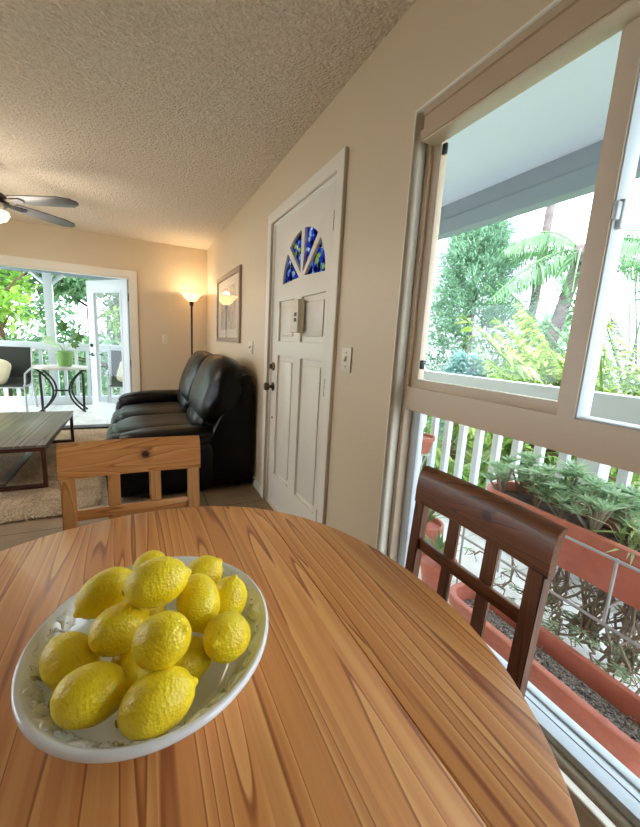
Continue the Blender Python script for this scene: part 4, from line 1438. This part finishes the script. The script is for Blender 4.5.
palm('shorter leaning palm with drooping fronds beside the window post', [(7.2, 5.0, -.8), (7.2, 4.85, .75), (7.25, 4.62, 2.0), (7.3, 4.46, 3.05)], [.15, .125, .115, .11], 10, 17, M['palm'], 2.0)
def clump_palm(label, x, y, n, L, seed, m, z0=-.8, elev=(.7, 2.2), droop=.45):
    r = random.Random(seed)
    t = thing('clumping_palm', label, 'palm', (x, y, z0), 0, 'low clumping palms beyond the railing')
    for k in range(n):
        a = 2 * PI * k / n + r.uniform(-.3, .3)
        e = r.uniform(*elev)
        frond(t, V((x + r.uniform(-.15, .15), y + r.uniform(-.15, .15), z0)), V((math.cos(a), math.sin(a), e)), L * r.uniform(.7, 1.15), droop * min(1, e / 2) * .6, m, 38, .55, .055, r, .35)
clump_palm('yellow-green clumping palm beyond the railing at the foot of the leaning palm', 5.4, 3.75, 20, 1.7, 5, M['areca'], -.6, (.8, 2.6))
clump_palm('yellow-green clumping palm beyond the railing seen in the sliding pane', 5.2, 2.35, 40, 3.1, 6, M['areca'], -.25, (.6, 2.8))
clump_palm('low bright clumping palm seen between the balusters by the wall', 4.0, 3.4, 11, 1.7, 12, M['areca'])
clump_palm('green clumping palm farther back behind the sliding pane', 7.2, 3.1, 26, 4.2, 15, M['palm'], -.2, (1.0, 3.0))
broad_tree('bright green bush beyond the railing between the conifer and the palms', 6.6, 4.55, 1.6, .75, M['bush'], 1500, .17, 31, 14, .2)
broad_tree('low yellow-green bush just beyond the balusters', 3.7, 2.3, .62, .75, M['bush'], 1400, .13, 32, 12, .1)
broad_tree('low leafy bush beyond the balusters behind the raised trough', 3.4, 1.1, .62, .7, M['bush'], 1200, .13, 33, 12, .1)
broad_tree('low leafy bush beyond the balusters at the wall end', 3.6, 4.3, .75, .75, M['bush'], 1200, .13, 38, 12, .1)
broad_tree('distant dark green tree on the skyline behind the palms', 12.5, 8.3, 2.7, 1.7, M['mid'], 1800, .26, 34, 16, .3)
# garden beyond the open glass door
broad_tree('tall pale green tree beyond the porch railing left of its post', -3.1, 11.2, 4.4, 2.1, M['mid'], 8500, .25, 41, 26, .12, None, .1)
broad_tree('lime-leaved shrub hanging close beyond the porch railing', -2.35, 9.2, 2.75, .85, M['lime'], 900, .20, 42, 12, .55)
broad_tree('dense green tree beyond the porch behind the green pot', -1.0, 11.6, 4.4, 1.9, M['mid'], 8500, .24, 43, 26, .1, None, .1)
broad_tree('yellowish tree seen through the glass of the open door', .6, 11.4, 3.6, 1.7, M['bush'], 3600, .20, 44, 22, .12)
broad_tree('low dark shrub behind the porch balusters near the sling chair', -2.3, 9.3, .95, 1.0, M['mid'], 1700, .16, 45, 14, .1)
broad_tree('low shrub behind the porch balusters near the open door', -.6, 9.4, .95, 1.1, M['mid'], 1700, .16, 46, 14, .1)

# ------------------------------------------------------------------ light
def light(name, typ, loc, energy, col, **kw):
    l = bpy.data.lights.new(name, typ)
    l.energy = energy; l.color = col
    for k_, v_ in kw.items(): setattr(l, k_, v_)
    o = bpy.data.objects.new(name, l)
    o.location = loc
    C.objects.link(o)
    return o
light('fan_light_glow', 'POINT', (fx, fy, fz - .22), 22, (1, .88, .74), shadow_soft_size=.28)
light('lamp_glow', 'POINT', (lx, ly, 1.835), 5, (1, .82, .56), shadow_soft_size=.045)
sun = light('sun', 'SUN', (0, 0, 10), 2.4, (1, .96, .88), angle=.02)
sun.rotation_euler = V((.55, .50, -.75)).to_track_quat('-Z', 'Y').to_euler()

w = bpy.data.worlds.new('sky')
bpy.context.scene.world = w
w.use_nodes = True
nt = w.node_tree
bg = nt.nodes['Background']
tc = nt.nodes.new('ShaderNodeTexCoord')
nz = nt.nodes.new('ShaderNodeTexNoise'); nz.inputs['Scale'].default_value = 2.2; nz.inputs['Detail'].default_value = 5
mp = nt.nodes.new('ShaderNodeMapping'); mp.inputs['Scale'].default_value = (1, 1, 2.2)
nt.links.new(tc.outputs['Generated'], mp.inputs[0]); nt.links.new(mp.outputs[0], nz.inputs['Vector'])
rp = nt.nodes.new('ShaderNodeValToRGB')
rp.color_ramp.elements[0].position = .38; rp.color_ramp.elements[0].color = (.74, .88, 1.0, 1)
rp.color_ramp.elements[1].position = .62; rp.color_ramp.elements[1].color = (1, 1, 1, 1)
nt.links.new(nz.outputs['Fac'], rp.inputs[0]); nt.links.new(rp.outputs[0], bg.inputs[0])
bg.inputs[1].default_value = 5.5

# ------------------------------------------------------------------ camera
R = ((0.899401, 0.029603, -0.436121), (-0.433516, 0.188331, -0.881246), (0.056048, 0.981659, 0.182218))
cam = bpy.data.cameras.new('camera')
cam.sensor_fit = 'HORIZONTAL'; cam.sensor_width = 36; cam.lens = 372 / 640 * 36
cam.clip_start = .02; cam.clip_end = 200
co = bpy.data.objects.new('camera', cam)
co.matrix_world = Matrix.Translation((0, 0, 1.254)) @ Matrix(R).to_4x4()
C.objects.link(co)
sc = bpy.context.scene
sc.camera = co
sc.view_settings.view_transform = 'Standard'
sc.view_settings.look = 'None'
sc.view_settings.exposure = 0.46
sc.view_settings.gamma = 1
sc.view_settings.use_curve_mapping = False
sc.cycles.use_denoising = True
sc.cycles.max_bounces = 10
sc.cycles.diffuse_bounces = 5
sc.cycles.transparent_max_bounces = 16
sc.cycles.sample_clamp_indirect = 6
